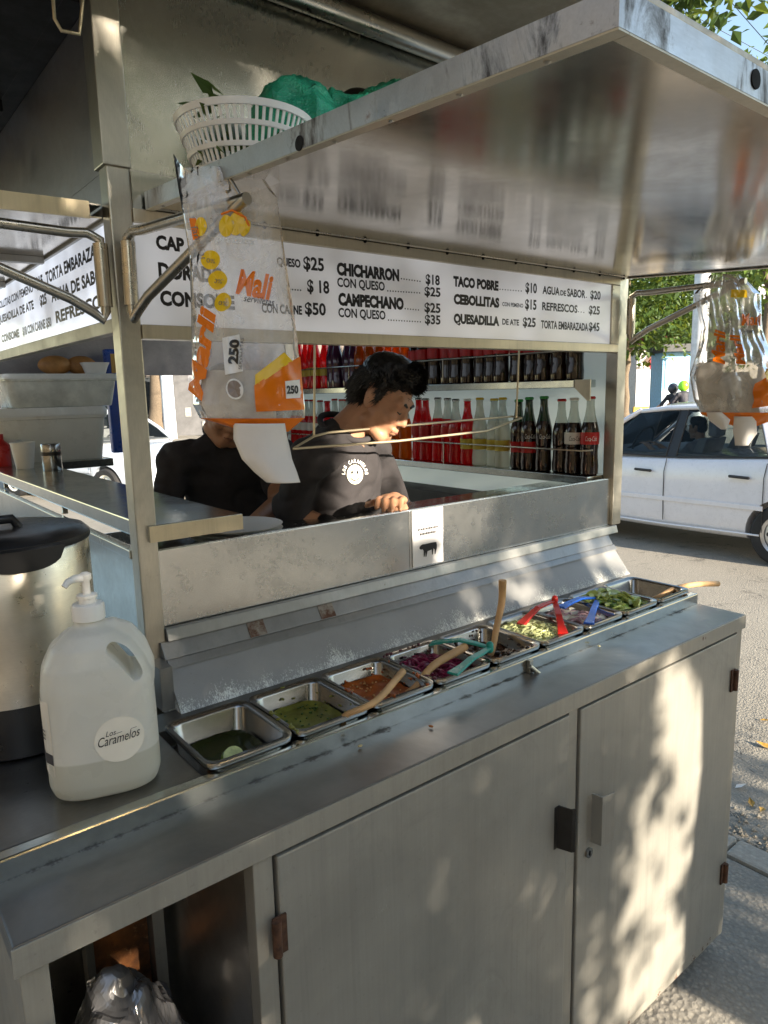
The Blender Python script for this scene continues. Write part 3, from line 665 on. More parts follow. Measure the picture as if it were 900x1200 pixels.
K['salsa_g'] = M('green salsa', (.17, .17, .03), .12, var=.35, scale=40, bump=.25, bscale=120)
K['salsa_r'] = M('orange red salsa', (.33, .075, .012), .14, var=.4, scale=40, bump=.25, bscale=120)
K['salsa_d'] = M('dark salsa', (.045, .02, .012), .12, var=.5, scale=50, bump=.3, bscale=100)
K['lime_w'] = M('murky lime water', (.030, .036, .010), .05, var=.4, scale=30)
def bits(n, w, d, z, h, size, seed, kind='strip'):
    rg = random.Random(seed); mm = MB()
    for i in range(n):
        x = rg.uniform(-w/2, w/2); y = rg.uniform(-d/2, d/2); zz = z+h*(1-(2*x/w)**2*.5-(2*y/d)**2*.5)*rg.uniform(.3, 1.1)
        R = Matrix.Rotation(rg.uniform(0, 6.28), 3, 'Z') @ Matrix.Rotation(rg.uniform(-.6, .6), 3, 'X')
        s_ = size*rg.uniform(.6, 1.3); c = Vector((x, y, zz))
        if kind == 'strip':
            pts = [c+R @ Vector((s_*t, s_*.5*math.sin(t*1.6), s_*.25*math.cos(t*2))) for t in (-1, -.5, 0, .5, 1)]
            mm.tube(pts, [s_*.10, s_*.16, s_*.18, s_*.16, s_*.10], 5)
        elif kind == 'cube':
            mm.add([c+R @ Vector((a*s_*.5, b*s_*.35, e*s_*.3)) for a in (-1, 1) for b in (-1, 1) for e in (-1, 1)], [(0,1,3,2),(4,6,7,5),(0,4,5,1),(2,3,7,6),(0,2,6,4),(1,5,7,3)])
        else:   # half moon slice
            n_ = 9; ps = [Vector((s_*math.cos(math.pi*k/(n_-1)), s_*math.sin(math.pi*k/(n_-1)), 0)) for k in range(n_)]
            R = Matrix.Rotation(rg.uniform(0, 6.28), 3, 'Z') @ Matrix.Rotation(rg.uniform(-1.1, 1.1), 3, 'X')
            a = [c+R @ p for p in ps]; b = [c+R @ (p+Vector((0, 0, .004))) for p in ps]
            mm.add(a+b, [tuple(range(n_))[::-1], tuple(range(n_, 2*n_))]+[(k, (k+1) % n_, (k+1) % n_+n_, k+n_) for k in range(n_)])
    return mm
def surface(w, d, z, amp, seed, n=16):
    rg = random.Random(seed); mm = MB(); vs = []
    o = Vector((seed*3.1, seed*1.7, 0))
    for j in range(n+1):
        for i in range(n+1):
            x = (i/n-.5); y = (j/n-.5); e = max(abs(x), abs(y))*2
            # squared off to the rounded corners of the pan
            q = 1-.16*max(0, (abs(x)*2)**3*(abs(y)*2)**3)
            vs.append((x*w*q, y*d*q, z+amp*noise.noise(o+Vector((x*5, y*5, 0)))+amp*.5*noise.noise(o+Vector((x*14, y*14, 2)))+ .004*max(0, e-.8)*5))
    mm.add(vs, [(j*(n+1)+i, j*(n+1)+i+1, (j+1)*(n+1)+i+1, (j+1)*(n+1)+i) for j in range(n) for i in range(n)]); return mm
PANS = [('steel pan of murky lime water, leftmost in the counter row', 'lime_water', K['lime_w'], -.045, .001),
        ('steel pan half full of thin green salsa', 'green_salsa', K['salsa_g'], -.036, .002),
        ('steel pan of orange red salsa', 'red_salsa', K['salsa_r'], -.030, .004),
        ('steel pan of dark purple pickled onion under teal tongs', 'pickled_onion', M('onion bed', (.09, .015, .03), .35, var=.5, scale=40), -.030, .008),
        ('steel pan of near black salsa with an upright wooden spoon', 'dark_salsa', K['salsa_d'], -.034, .005),
        ('steel pan of shredded pale cabbage under red tongs', 'cabbage_bed', M('cabbage bed', (.42, .45, .20), .5, var=.3, scale=60), -.022, .006),
        ('steel pan of chopped onion and cucumber under blue tongs', 'onion_bed', M('onion mix bed', (.30, .20, .19), .4, var=.4, scale=50), -.026, .006),
        ('steel pan heaped with green cucumber slices', 'cucumber_bed', M('cucumber bed', (.20, .25, .06), .4, var=.4, scale=40), -.018, .008),
        ('empty steel pan at the right end of the counter row', None, None, 0, 0)]
PANC = []
for i, (lab, nm, mt, z, amp) in enumerate(PANS):
    c = Vector((PX0+PW/2+i*(PW+.0015), PY, PZ)); PANC.append(c)
    t = thing('salsa_pan', lab, 'pan', c, 'pans set in the counter')
    link('pan', panme, t)
    if nm: link(nm, surface(PW-.040, PD-.046, z, amp, i+1).mesh(nm, smooth=60), t, mt)
    def fill(nm_, mm, mt_):
        o = link(nm_, mm.mesh(nm_, smooth=50), t, mt_); o['kind'] = 'stuff'
    if i in (1, 2, 3, 4):
        rgd = random.Random(60+i); dm = MB()
        for _k in range(46):
            a_ = rgd.uniform(0, 6.28); w_ = rgd.uniform(0, 1)**2; ex = (PW-.034)/2+.006*(1-w_); ey = (PD-.042)/2+.006*(1-w_); q_ = max(abs(math.cos(a_))/ex, abs(math.sin(a_))/ey); zz_ = z+w_*(-.004-z) if rgd.random() < .8 else .0005
            kx = 1.0 if zz_ < 0 else 1.10; dm.ell((math.cos(a_)/q_*kx, math.sin(a_)/q_*kx, zz_), (rgd.uniform(.0015, .006), rgd.uniform(.0015, .006), rgd.uniform(.0008, .004)), Matrix.Rotation(a_, 3, 'Z'), 8, 5)
        fill('salsa_drops', dm, mt)
    if i == 1: fill('herb_flecks', bits(60, .10, .12, z, .003, .004, 21, 'cube'), M('herb', (.05, .10, .02), .5))
    if i == 2: fill('seed_flecks', bits(60, .10, .12, z, .005, .0035, 22, 'cube'), M('chili seed', (.5, .25, .08), .5))
    if i == 3: fill('onion_strips', bits(150, .105, .13, z+.002, .014, .016, 23), M('purple onion', (.20, .012, .06), .3, var=.6, scale=70))
    if i == 4: fill('chili_pieces', bits(50, .10, .12, z, .006, .008, 24, 'cube'), M('burnt chili', (.03, .018, .01), .3))
    if i == 5: fill('cabbage_shreds', bits(420, .108, .135, z+.002, .016, .011, 25), M('pale cabbage', (.62, .66, .33), .5, var=.35, scale=90))
    if i == 6:
        fill('onion_strips', bits(110, .105, .13, z+.002, .014, .015, 26), M('lilac onion', (.55, .36, .40), .35, var=.4, scale=80))
        fill('cucumber_slices', bits(18, .10, .12, z+.006, .010, .016, 27, 'moon'), M('white radish', (.62, .60, .50), .4, var=.2))
    if i == 7:
        fill('cucumber_slices', bits(75, .105, .13, z+.004, .022, .019, 28, 'moon'), M('cucumber', (.36, .46, .13), .3, var=.35, scale=50))
        fill('cucumber_pieces', bits(60, .105, .13, z+.003, .020, .014, 29, 'cube'), M('cucumber skin', (.07, .15, .03), .35, var=.4, scale=50))
# lime half in the first pan
c = PANC[0]+Vector((-.012, -.038, -.036)); R_ = Matrix.Rotation(rad(60), 3, 'X') @ Matrix.Rotation(rad(20), 3, 'Y')
t = thing('lime_half', 'squeezed green lime half lying in the leftmost pan', 'lime', c)
m = MB(); 
for k in range(1): m.ell(c, (.021, .021, .019), R_, 18, 8)
part('rind', m, M('lime rind', (.20, .27, .03), .35, var=.3), t, smooth=60)
m = MB(); nrm = R_ @ Vector((0, 0, 1)); m.tube([c+Vector((-.004, -.012, .012)), c+Vector((-.0055, -.0165, .0165))], .0165, 18); part('flesh', m, M('lime flesh', (.45, .48, .16), .25, var=.3, scale=120), t, smooth=40)

def spoon(lab, bowl, pts, nm='wooden_spoon', rr=.0058, mat=None):
    bowl = Vector(bowl); pts = [Vector(p) for p in pts]
    t = thing(nm, lab, 'spoon', bowl)
    # smooth the handle with a Catmull-Rom curve
    P = [pts[0]*2-pts[1]]+pts+[pts[-1]*2-pts[-2]]; cur = []
    for i in range(1, len(P)-2):
        for k in range(7):
            u = k/7; a, b, c_, d = P[i-1:i+3]
            cur.append(.5*((2*b)+(c_-a)*u+(2*a-5*b+4*c_-d)*u*u+(3*b-a-3*c_+d)*u**3))
    cur.append(pts[-1]); n = len(cur)
    m = MB(); m.tube(cur, [rr*(.75+.5*i/(n-1)) for i in range(n)], 10); part('handle', m, mat or K['wood'], t, smooth=60)
    m = MB(); d = (pts[1]-pts[0]).normalized(); R = d.to_track_quat('X', 'Z').to_matrix()
    m.ell(bowl-d*.012, (.026, .018, .006), R, 16, 8); part('bowl', m, mat or K['wood'], t, smooth=60)
    return t
spoon('short wooden spoon leaning on the green salsa pan rim', PANC[1]+Vector((.045, -.04, -.045)), [PANC[1]+Vector((.045, -.04, -.045)), onZ(405, 838, 1.043), onZ(440, 822, 1.057), onY(472, 787, .19)])
spoon('wooden spoon with its handle rising from the red salsa pan', PANC[2]+Vector((.045, -.02, -.045)), [PANC[2]+Vector((.045, -.02, -.045)), onY(487, 805, .19), onY(508, 780, .20), onY(545, 758, .22)], rr=.0075)
spoon('tall wooden spoon standing upright in the dark salsa pan', PANC[4]+Vector((.0, .03, -.045)), [PANC[4]+Vector((.0, .0, -.045)), onY(577, 762, .23), onY(582, 735, .25), onY(588, 705, .27), onY(589, 680, .27)], rr=.0075)
spoon('wooden ladle handle sticking out of the empty end pan', PANC[8]+Vector((-.01, .02, -.05)), [PANC[8]+Vector((-.01, .02, -.05)), onY(770, 700, .20), onY(790, 690, .19), onY(815, 685, .18), onY(841, 684, .18)], rr=.0070)
def tongs(lab, tip1, tip2, hinge, bend, mat):
    tip1, tip2, hinge = Vector(tip1), Vector(tip2), Vector(hinge); t = thing('tongs', lab, 'tongs', (tip1+tip2)/2)
    for tp, s_ in ((tip1, 1), (tip2, -1)):
        mid = (tp+hinge)/2+Vector(bend)*s_+Vector((0, 0, .008)); q = (mid+tp)/2+Vector(bend)*s_*.3
        ax = (hinge-tp).normalized(); side = ax.cross(Vector((0, 0, 1))).normalized(); up_ = side.cross(ax)
        vs = []; fs = []
        P = [hinge, (hinge+mid)/2+Vector(bend)*s_*.3, mid, q, tp]; wd = [.006, .008, .008, .009, .013]
        for p, w in zip(P, wd):
            vs += [p+side*w-up_*.002, p+side*w*.9+up_*.003, p-side*w*.9+up_*.003, p-side*w-up_*.002]
        for i in range(4):
            for k in range(4): fs.append((i*4+k, i*4+(k+1) % 4, (i+1)*4+(k+1) % 4, (i+1)*4+k))
        fs += [(0, 1, 2, 3), (16, 17, 18, 19)]
        m = MB(); m.add(vs, fs); part('arm', m, mat, t, bevel=.0012)
    m = MB(); m.cap(hinge+Vector((0, 0, -.004)), hinge+Vector((0, 0, .006)), .008, .008); part('hinge_end', m, mat, t, smooth=60)
tongs('teal plastic tongs lying across the pickled onion pan', onZ(505, 754, 1.052), onZ(530, 790, 1.050), onZ(574, 759, 1.058), (0, 0, .004), M('teal plastic', (.01, .28, .24), .3, var=.1))
tongs('red plastic tongs lying in the cabbage pan', onZ(610, 732, 1.04), onZ(660, 743, 1.04), onY(650, 704, .27), (0, 0, .004), M('red plastic', (.50, .015, .01), .3, var=.1))
tongs('blue plastic tongs lying in the onion and cucumber pan', onZ(657, 712, 1.052), onZ(690, 731, 1.045), onY(701, 701, .27), (0, 0, .004), M('blue plastic', (.01, .12, .60), .3, var=.1))
# crumbs dropped on the counter
for k, (px, py, z, col, lab) in enumerate(((422, 874, 1.004, (.55, .42, .2), 'pale crumb on the counter below the red salsa pan'), (702, 757, 1.004, (.7, .66, .4), 'cabbage shred dropped on the counter right of the latch'), (505, 851, 1.004, (.35, .12, .03), 'orange crumb on the dirty counter strip'))):
    p = onZ(px, py, z); m = MB(); m.ell(p, (.005, .003, .002), Matrix.Rotation(k, 3, 'Z'), 8, 6)
    solo('food_crumb', m, M('crumb', col, .7), lab, 'crumb', p, smooth=60)

# hand gel jug
JC = Vector((.176, .232, ZD)); JR = rad(-16)
jug = thing('gel_jug', 'milky plastic pump jug of hand gel on the counter', 'jug', JC)
jug.rotation_euler.z = JR
def srect(a, b, z, p=3.2, n=40, dx=0):
    out = []
    for k in range(n):
        t = 2*math.pi*k/n; c, s_ = math.cos(t), math.sin(t)
        out.append(Vector((dx+a*math.copysign(abs(c)**(2/p), c), b*math.copysign(abs(s_)**(2/p), s_), z)))
    return out
m = MB(); A, B = .078, .060
loft(m, [srect(A*.80, B*.8, .0), srect(A*.93, B*.92, .006), srect(A, B, .022), srect(A, B, .10), srect(A*.99, B*.99, .165), srect(A*.90, B*.93, .195, dx=-.003), srect(A*.72, B*.80, .222, 2.6, dx=-.004), srect(A*.46, B*.6, .240, 2.3, dx=-.004), srect(.022, .022, .247, 2, dx=-.004), srect(.019, .019, .256, 2, dx=-.004)], True, True)
# grip: a loop standing off the chamfered shoulder
m.tube([(.005, 0, .236), (.026, 0, .243), (.046, 0, .233), (.061, 0, .211), (.069, 0, .180), (.068, 0, .150)], [.012, .012, .0115, .0115, .013, .012], 12)
me = evalmesh(m, [('REMESH', dict(mode='VOXEL', voxel_size=.0026)), ('SMOOTH', dict(factor=.5, iterations=6))], 'body')
# carve the finger hole
mj = bpy.data.objects.new('tmpj', me); TC.objects.link(mj)
hm = MB()
for k in range(9):
    f_ = k/8; hm.cap((.024+.028*f_, -.1, .219-.040*f_-.006*math.sin(f_*3.14)*-1), (.024+.028*f_, .1, .219-.040*f_-.006*math.sin(f_*3.14)*-1), .0095+.002*math.sin(f_*3.14), .0095+.002*math.sin(f_*3.14))
hme = evalmesh(hm, [('REMESH', dict(mode='VOXEL', voxel_size=.003)), ('SMOOTH', dict(factor=.5, iterations=4))], 'cut'); hob = bpy.data.objects.new('tmph', hme); TC.objects.link(hob)
bo = mj.modifiers.new('b', 'BOOLEAN'); bo.operation = 'DIFFERENCE'; bo.object = hob; bo.solver = 'EXACT'
sm_ = mj.modifiers.new('s', 'SMOOTH'); sm_.iterations = 3
me2 = bpy.data.meshes.new_from_object(ev(mj)); me2.name = 'body'
for p in me2.polygons: p.use_smooth = True
bpy.data.objects.remove(mj); bpy.data.objects.remove(hob)
me2.materials.clear(); jb = link('body', me2, jug, hdpe_mat(.062, 0))
def local(name, mb, mat, parent, bevel=0, smooth=None):
    return link(name, mb.mesh(name, Vector(), bevel, 2, smooth), parent, mat)
m = MB(); m.lathe([(.0225, .256), (.0225, .276), (.0205, .279), (.012, .280), (.012, .287), (.014, .288), (.014, .292), (.008, .293)], (-.004, 0, 0), 28); local('pump_collar', m, K['white'], jug, smooth=40)
m = MB(); m.lathe([(.0055, .292), (.0055, .312), (.0085, .315), (.0085, .322), (.004, .325)], (-.004, 0, 0), 18); m.tube([(-.004, 0, .317), (-.018, -.008, .3185), (-.027, -.013, .316), (-.032, -.016, .310)], [.0065, .0055, .005, .0042], 12); local('pump_spout', m, K['white'], jug, smooth=50)
lab_ = MB(); n = 40
def onface(x, z, e=.0006):      # a point on the front (label) face of the jug
    xx = max(-1, min(1, (x)/A)); return Vector((x, -B*(1-abs(xx)**3.2)**(1/3.2)-e, z))
cx, cz, rr_ = .022, .090, .034
vs = [onface(cx, cz)]+[onface(cx+rr_*math.cos(2*math.pi*k/n)*f_, cz+rr_*math.sin(2*math.pi*k/n)*f_) for f_ in (.5, 1) for k in range(n)]
fs = [(0, 1+k, 1+(k+1) % n) for k in range(n)]+[(1+k, 1+n+k, 1+n+(k+1) % n, 1+(k+1) % n) for k in range(n)]
lab_.add(vs, fs); lb = local('round_label', lab_, M('paper label', (.80, .76, .66), .5, var=.03), jug)
for s, x, z, w, h, sh in (('Caramelos', cx-.029, cz-.007, .057, .014, .3), ('Los', cx-.018, cz+.007, .014, .008, .3)):
    vs, fs = fit_text(s, w, h, .0, sh); m = MB(); m.add([onface(x+v[0], z+v[1]+(v[0])*.10, .0012) for v in vs], fs); local('lettering', m, K['ink'], lb)
m = MB(); m.add([onface(cx-.004, cz+.0095, .0012), onface(cx+.024, cz+.0125, .0012), onface(cx+.024, cz+.0132, .0012), onface(cx-.004, cz+.0102, .0012)], [(0, 1, 2, 3)]); local('underline', m, K['ink'], lb)
def onside(y, z, e=.0006):
    yy = max(-1, min(1, y/B)); return Vector((-A*(1-abs(yy)**3.2)**(1/3.2)-e, y, z))
def sidepatch(y0, y1, z0, z1, mat, nm, e=.0006):
    m = MB(); nn_ = 6; vs = [onside(y0+(y1-y0)*k/nn_, z, e) for z in (z0, z1) for k in range(nn_+1)]
    m.add(vs, [(k, k+1, k+nn_+2, k+nn_+1) for k in range(nn_)]); return local(nm, m, mat, jug)
sidepatch(-.046, .046, .045, .155, M('side label', (.70, .66, .58), .45, var=.06), 'side_label')
sidepatch(-.046, .046, .062, .078, M('label stripe', (.03, .02, .02), .5), 'label_stripe', .0012)
for z in (.110, .104, .098): sidepatch(-.036, .030, z, z+.002, K['ink'], 'fine_print', .0012)
# stainless urn with a black flip lid
UC = Vector((.122, .508, ZD)); UR = .131
urn = thing('steel_urn', 'brushed steel urn with black lid behind the gel jug', 'urn', UC)
m = MB(); m.lathe([(UR-.006, 0), (UR-.002, .004), (UR-.002, .088)], UC, 48); part('base', m, K['black'], urn, smooth=40)
m = MB(); m.lathe([(UR, .0885), (UR, .330), (UR-.002, .334)], UC, 64); part('body', m, steel('urn steel', (.66, .62, .55), .24, brush=(1, 1, 20), dents=.03, spots=.15), urn, smooth=40)
m = MB(); m.lathe([(UR+.001, .3345), (UR+.003, .338), (UR+.003, .346), (UR-.006, .355), (UR-.03, .360), (.03, .362), (.012, .363)], UC, 48); lid = part('lid', m, K['black'], urn, smooth=35)
fd = (Vector((CAM.x, CAM.y, 0))-Vector((UC.x, UC.y, 0))).normalized(); a0 = math.atan2(fd.y, fd.x)+.15
m = MB(); vs = []; nn_ = 14
for k in range(nn_+1):
    a = a0-.48+.96*k/nn_; s_ = abs(k/nn_*2-1); drop = .030*math.sqrt(max(0, 1-s_**2.6))
    for r_, z in ((UR+.002, .345), (UR+.012, .342), (UR+.011, .338-drop), (UR+.002, .336-drop)): vs.append(UC+Vector((r_*math.cos(a), r_*math.sin(a), z)))
fs = [(k*4+j, k*4+(j+1) % 4, (k+1)*4+(j+1) % 4, (k+1)*4+j) for k in range(nn_) for j in range(4)]+[(3, 2, 1, 0), (nn_*4, nn_*4+1, nn_*4+2, nn_*4+3)]
m.add(vs, fs); part('pour_lip', m, K['black'], lid, smooth=40)
m = MB(); q = UC+Vector((-.01, -.02, .360)); m.tube([q+Vector((-.03, 0, 0)), q+Vector((-.02, 0, .016)), q+Vector((.02, 0, .016)), q+Vector((.03, 0, 0))], .008, 10); part('thumb_latch', m, K['black'], lid, smooth=50)
# trash bag in the open bay
bc_ = Vector((.165, .235, .385)); m = MB(); m.ell(bc_, (.100, .125, .29), None, 60, 60)
for i, v in enumerate(m.v):
    d = v-bc_; n_ = noise.noise(v*11)*.030+abs(noise.noise(v*19+Vector((3, 1, 2))))*.045-abs(noise.noise(v*40))*.012
    w = v+d.normalized()*n_; w.z = max(w.z, .0765); w.x = min(max(w.x, .035), .292); m.v[i] = w
solo('trash_bag', m, M('silver bag film', (.20, .20, .21), .18, .4, var=.6, scale=5, bump=.3, bscale=30), 'crumpled silver plastic bag in the open bay of the stand', 'bag', (.165, .235, .0765), weld=True)
# ------------------------------------------------------------------ napkin bags hung from the bracket tips
K['film'] = film_mat('clear bag film'); 
K['orange'] = M('orange print', (.85, .20, .01), .25, var=.1); K['yellow'] = M('yellow print', (.85, .55, .02), .3, var=.08)
K['orange_film'] = M('orange print film', (.80, .19, .01), .18, var=.15, bump=.4, bscale=30)
K['blackp'] = M('black print', (.02, .02, .02), .4); K['whitep'] = M('white print', (.8, .8, .78), .4, var=.03); K['grey_p'] = M('brown print', (.25, .2, .17), .4)
K['napkin'] = M('paper napkin', (.74, .71, .67), .85, var=.06, bump=.15, bscale=120)
K['stack'] = M('napkin stack', (.50, .46, .41), .85, var=.25, scale=25, bump=.2, bscale=60)
def pixrow(y, l, r, d): return dep(l, y, d), dep(r, y, d)
class Bag:
    """film bag: rows (pixel y, left x, right x, bulge) at view depth d, front and back sheets meeting at the sides"""
    def __init__(s, rows, d, N, seed, wr=.0065):
        s.rows = rows; s.N = Vector(N).normalized(); s.seed = seed; s.wr = wr
        s.L = [dep(l, y, d) for y, l, r, b in rows]; s.R = [dep(r, y, d) for y, l, r, b in rows]; s.B = [b for *_, b in rows]
    def at(s, u, v, side=1, e=0):      # u 0..1 across, v 0..1 down
        n = len(s.rows)-1; t = max(0, min(.99999, v))*n; i = int(t); f = t-i; f = f*f*(3-2*f)
        l = s.L[i].lerp(s.L[i+1], f); r = s.R[i].lerp(s.R[i+1], f); b = s.B[i]*(1-f)+s.B[i+1]*f
        p = l.lerp(r, u); k = max(0, 4*u*(1-u))**.6
        q = p*9+Vector((s.seed, 0, side*3)); w = s.wr*(noise.noise(q*1.6)+.6*noise.noise(q*4.1)+.7*abs(noise.noise(Vector((u*9, v*2.2, s.seed))))+.55*abs(noise.noise(Vector((u*17+v*8, v*6-u*5, s.seed+side)))))
        return p+s.N*(side*(b*k+e)+w*min(1, k*2))
    def sheet(s, side, nu=52, nv=80, v0=0, v1=1, e=0, u0=0, u1=1):
        m = MB(); vs = [s.at(u0+(u1-u0)*i/nu, v0+(v1-v0)*j/nv, side, e) for j in range(nv+1) for i in range(nu+1)]
        return m.add(vs, [(j*(nu+1)+i, j*(nu+1)+i+1, (j+1)*(nu+1)+i+1, (j+1)*(nu+1)+i) for j in range(nv) for i in range(nu)])
    def inv(s, px, py):               # u, v of a pixel, by rows
        ys = [r_[0] for r_ in s.rows]; n = len(ys)-1
        for i in range(n):
            if py <= ys[i+1] or i == n-1: break
        f = (py-ys[i])/(ys[i+1]-ys[i]); lo, hi = 0., 1.
        for _ in range(20):           # invert the smoothstep
            mid = (lo+hi)/2
            if mid*mid*(3-2*mid) < f: lo = mid
            else: hi = mid
        l = s.rows[i][1]+(s.rows[i+1][1]-s.rows[i][1])*f; r_ = s.rows[i][2]+(s.rows[i+1][2]-s.rows[i][2])*f
        return (px-l)/(r_-l), (i+lo)/n
    def P(s, px, py, e=.0016): u, v = s.inv(px, py); return s.at(u, v, 1, e)
    def text(s, txt, px, py, w, h, ang, par, mat, bold=.02, shear=0, nm='lettering', e=.0022):
        vs, fs = fit_text(txt, w, h, bold, shear); c, sn = math.cos(rad(ang)), math.sin(rad(ang))
        m = MB(); m.add([s.P(px+x*c-y*sn, py-(x*sn+y*c), e) for x, y in vs], fs); return part(nm, m, mat, par)
    def blob(s, px, py, rx, ry, ang, par, mat, nm='print_mark', e=.0016, n=26):
        c, sn = math.cos(rad(ang)), math.sin(rad(ang)); m = MB(); vs = [s.P(px, py, e)]
        for k in range(n):
            x = rx*math.cos(2*math.pi*k/n); y = ry*math.sin(2*math.pi*k/n); vs.append(s.P(px+x*c-y*sn, py-(x*sn+y*c), e))
        m.add(vs, [(0, 1+k, 1+(k+1) % n) for k in range(n)]); return part(nm, m, mat, par)
    def poly(s, pts, par, mat, nm='print_patch', e=.0014, n=9):
        """quad print patch a, b, c, d in pixels, subdivided so that it follows the film"""
        a, b, c, d = [Vector((p[0], p[1])) for p in pts]; m = MB()
        vs = [s.P(*(a.lerp(b, i/n)).lerp(d.lerp(c, i/n), j/n), e) for j in range(n+1) for i in range(n+1)]
        m.add(vs, [(j*(n+1)+i, j*(n+1)+i+1, (j+1)*(n+1)+i+1, (j+1)*(n+1)+i) for j in range(n) for i in range(n)]); return part(nm, m, mat, par, smooth=60)
def solid_between(bag, u0, u1, v0, v1, off, n=10):
    m = MB(); A_ = [bag.at(u0+(u1-u0)*i/n, v0+(v1-v0)*j/n, 1, off) for j in range(n+1) for i in range(n+1)]
    B_ = [bag.at(u0+(u1-u0)*i/n, v0+(v1-v0)*j/n, -1, off) for j in range(n+1) for i in range(n+1)]
    N = (n+1)**2; fs = []
    for j in range(n):
        for i in range(n):
            q = (j*(n+1)+i, j*(n+1)+i+1, (j+1)*(n+1)+i+1, (j+1)*(n+1)+i); fs += [q, tuple(k+N for k in q[::-1])]
    edge = [i for i in range(n+1)]+[j*(n+1)+n for j in range(1, n+1)]+[n*(n+1)+i for i in range(n-1, -1, -1)]+[j*(n+1) for j in range(n-1, 0, -1)]
    for k in range(len(edge)): a, b = edge[k], edge[(k+1) % len(edge)]; fs.append((a, a+N, b+N, b))
    return m.add(A_+B_, fs)
FN = Vector((-_f.x, -_f.y, 0)).normalized()
# near bag
b1 = Bag([(196, 208, 300, .004), (232, 211, 325, .010), (300, 222, 334, .018), (370, 224, 345, .026), (430, 225, 352, .030), (474, 226, 357, .027), (490, 234, 357, .020), (506, 288, 338, .005)], 1.0, FN, 3.3)
tp = b1.P(272, 226)
nb = thing('napkin_bag', 'large clear napkin bag with orange print hanging at left from the awning bracket', 'bag', b1.at(.5, .999), 'bags of napkins hung from the awning brackets')
part('front_film', b1.sheet(1), K['film'], nb, smooth=180); part('back_film', b1.sheet(-1), K['film'], nb, smooth=180)
# torn corner pointing up on the left and the gathered neck at the hook
m = MB(); q = [dep(203, 180, 1.03), dep(214, 196, 1.0), dep(238, 208, .99), dep(270, 222, .985), dep(262, 240, .985), dep(212, 238, .995), dep(208, 215, 1.02)]
m.add(q, [(0, 1, 6), (1, 2, 6), (2, 3, 4, 5), (2, 5, 6)]); part('torn_flap', m, K['film'], nb, smooth=180)
m = MB(); q = [dep(270, 222, .985), dep(298, 225, .99), dep(328, 214, 1.01), dep(326, 240, 1.0), dep(290, 246, .985)]; m.add(q, [(0, 1, 4), (1, 2, 3, 4)]); part('torn_flap', m, K['film'], nb, smooth=180)
part('orange_base', b1.sheet(1, 28, 12, .845, 1., .0010), K['orange_film'], nb, smooth=180)
b1.poly([(303, 452), (352, 418), (357, 480), (304, 482)], nb, K['orange_film']); b1.poly([(304, 440), (336, 414), (345, 424), (304, 454)], nb, K['yellow'])
b1.text('Marli', 240, 470, 108, 21, 80, nb, K['orange'], .05, .25, e=.0030); b1.text('Mali', 281, 348, 38, 30, -10, nb, K['orange'], .04, .0); b1.text('servilletas', 290, 356, 34, 8, -8, nb, K['blackp'], .0, .2)
b1.poly([(266, 398), (286, 394), (290, 436), (270, 440)], nb, K['whitep'], 'white_panel'); b1.text('250', 284, 428, 28, 11, 86, nb, K['blackp'], .05, e=.003); b1.text('SERVILLETAS', 289, 434, 36, 3.5, 86, nb, K['blackp'], .0, e=.003)
b1.poly([(337, 447), (352, 445), (353, 466), (338, 467)], nb, K['whitep'], 'white_panel', e=.0024); b1.text('250', 339, 461, 12, 9, 2, nb, K['blackp'], .05, e=.0034)
for px, py, rx in ((250, 307, 12), (259, 331, 12), (266, 357, 10)):
    o = b1.blob(px, py, rx, 11, -20, nb, K['yellow'], 'yellow_badge'); b1.text('0%', px-5, py+3, 11, 5, -10, nb, K['grey_p'], .0, e=.0030)
b1.blob(281, 456, 10, 12, 20, nb, K['whitep'], 'seal'); b1.blob(281, 456, 8, 10, 20, nb, K['grey_p'], 'seal_centre', e=.0022)
b1.blob(238, 268, 7, 11, 0, nb, K['yellow'], 'print_mark'); b1.poly([(224, 258), (232, 258), (237, 280), (228, 283)], nb, K['orange'])
for px, py, rx, ry, a_ in ((268, 268, 8, 13, 0), (280, 265, 9, 14, -10), (290, 270, 5, 10, -20)): b1.blob(px, py, rx, ry, a_, nb, K['yellow'], 'print_mark')
m = MB(); m.tube([b1.P(262, 254, .002), b1.P(275, 250, .002), b1.P(290, 258, .002), b1.P(294, 268, .002)], .0016, 6); part('print_line', m, K['orange'], nb)
b1.text('practica', 256, 286, 44, 7, -5, nb, K['whitep'], .02, .2); b1.text('familiar', 226, 268, 44, 8, -72, nb, K['grey_p'], .0, .2)
part('stack', solid_between(b1, .10, .72, .60, .90, -.006), K['stack'], None or (ns := thing('napkin_stack', 'wad of paper napkins inside the large left bag', 'napkins', b1.at(.4, .9))), smooth=60)
def napkin(lab, pts, d, seed, bow):
    """hanging sheet between a left and a right pixel edge"""
    n = len(pts)-1; k = 12; m = MB(); vs = []
    for j in range(n*6+1):
        t = j/6; i = min(n-1, int(t)); f = t-i
        l = [pts[i][q]*(1-f)+pts[i+1][q]*f for q in range(3)]
        for a in range(k+1):
            u = a/k; p = dep(l[1]*(1-u)+l[2]*u, l[0], d); vs.append(p+FN*(bow*math.sin(u*3.1)+.006*noise.noise(p*22+Vector((seed, 0, 0)))))
    R = n*6; m.add(vs, [(j*(k+1)+i, j*(k+1)+i+1, (j+1)*(k+1)+i+1, (j+1)*(k+1)+i) for j in range(R) for i in range(k)])
    o = solo('paper_napkin', m, K['napkin'], lab, 'napkin', vs[-1], smooth=180)
    so_ = o.modifiers.new('thickness', 'SOLIDIFY'); so_.thickness = .0008; return o
napkin('white paper napkin hanging out below the left bag', [(496, 274, 334), (515, 274, 337), (538, 284, 342), (553, 298, 348), (565, 313, 352)], .985, 1, .012)
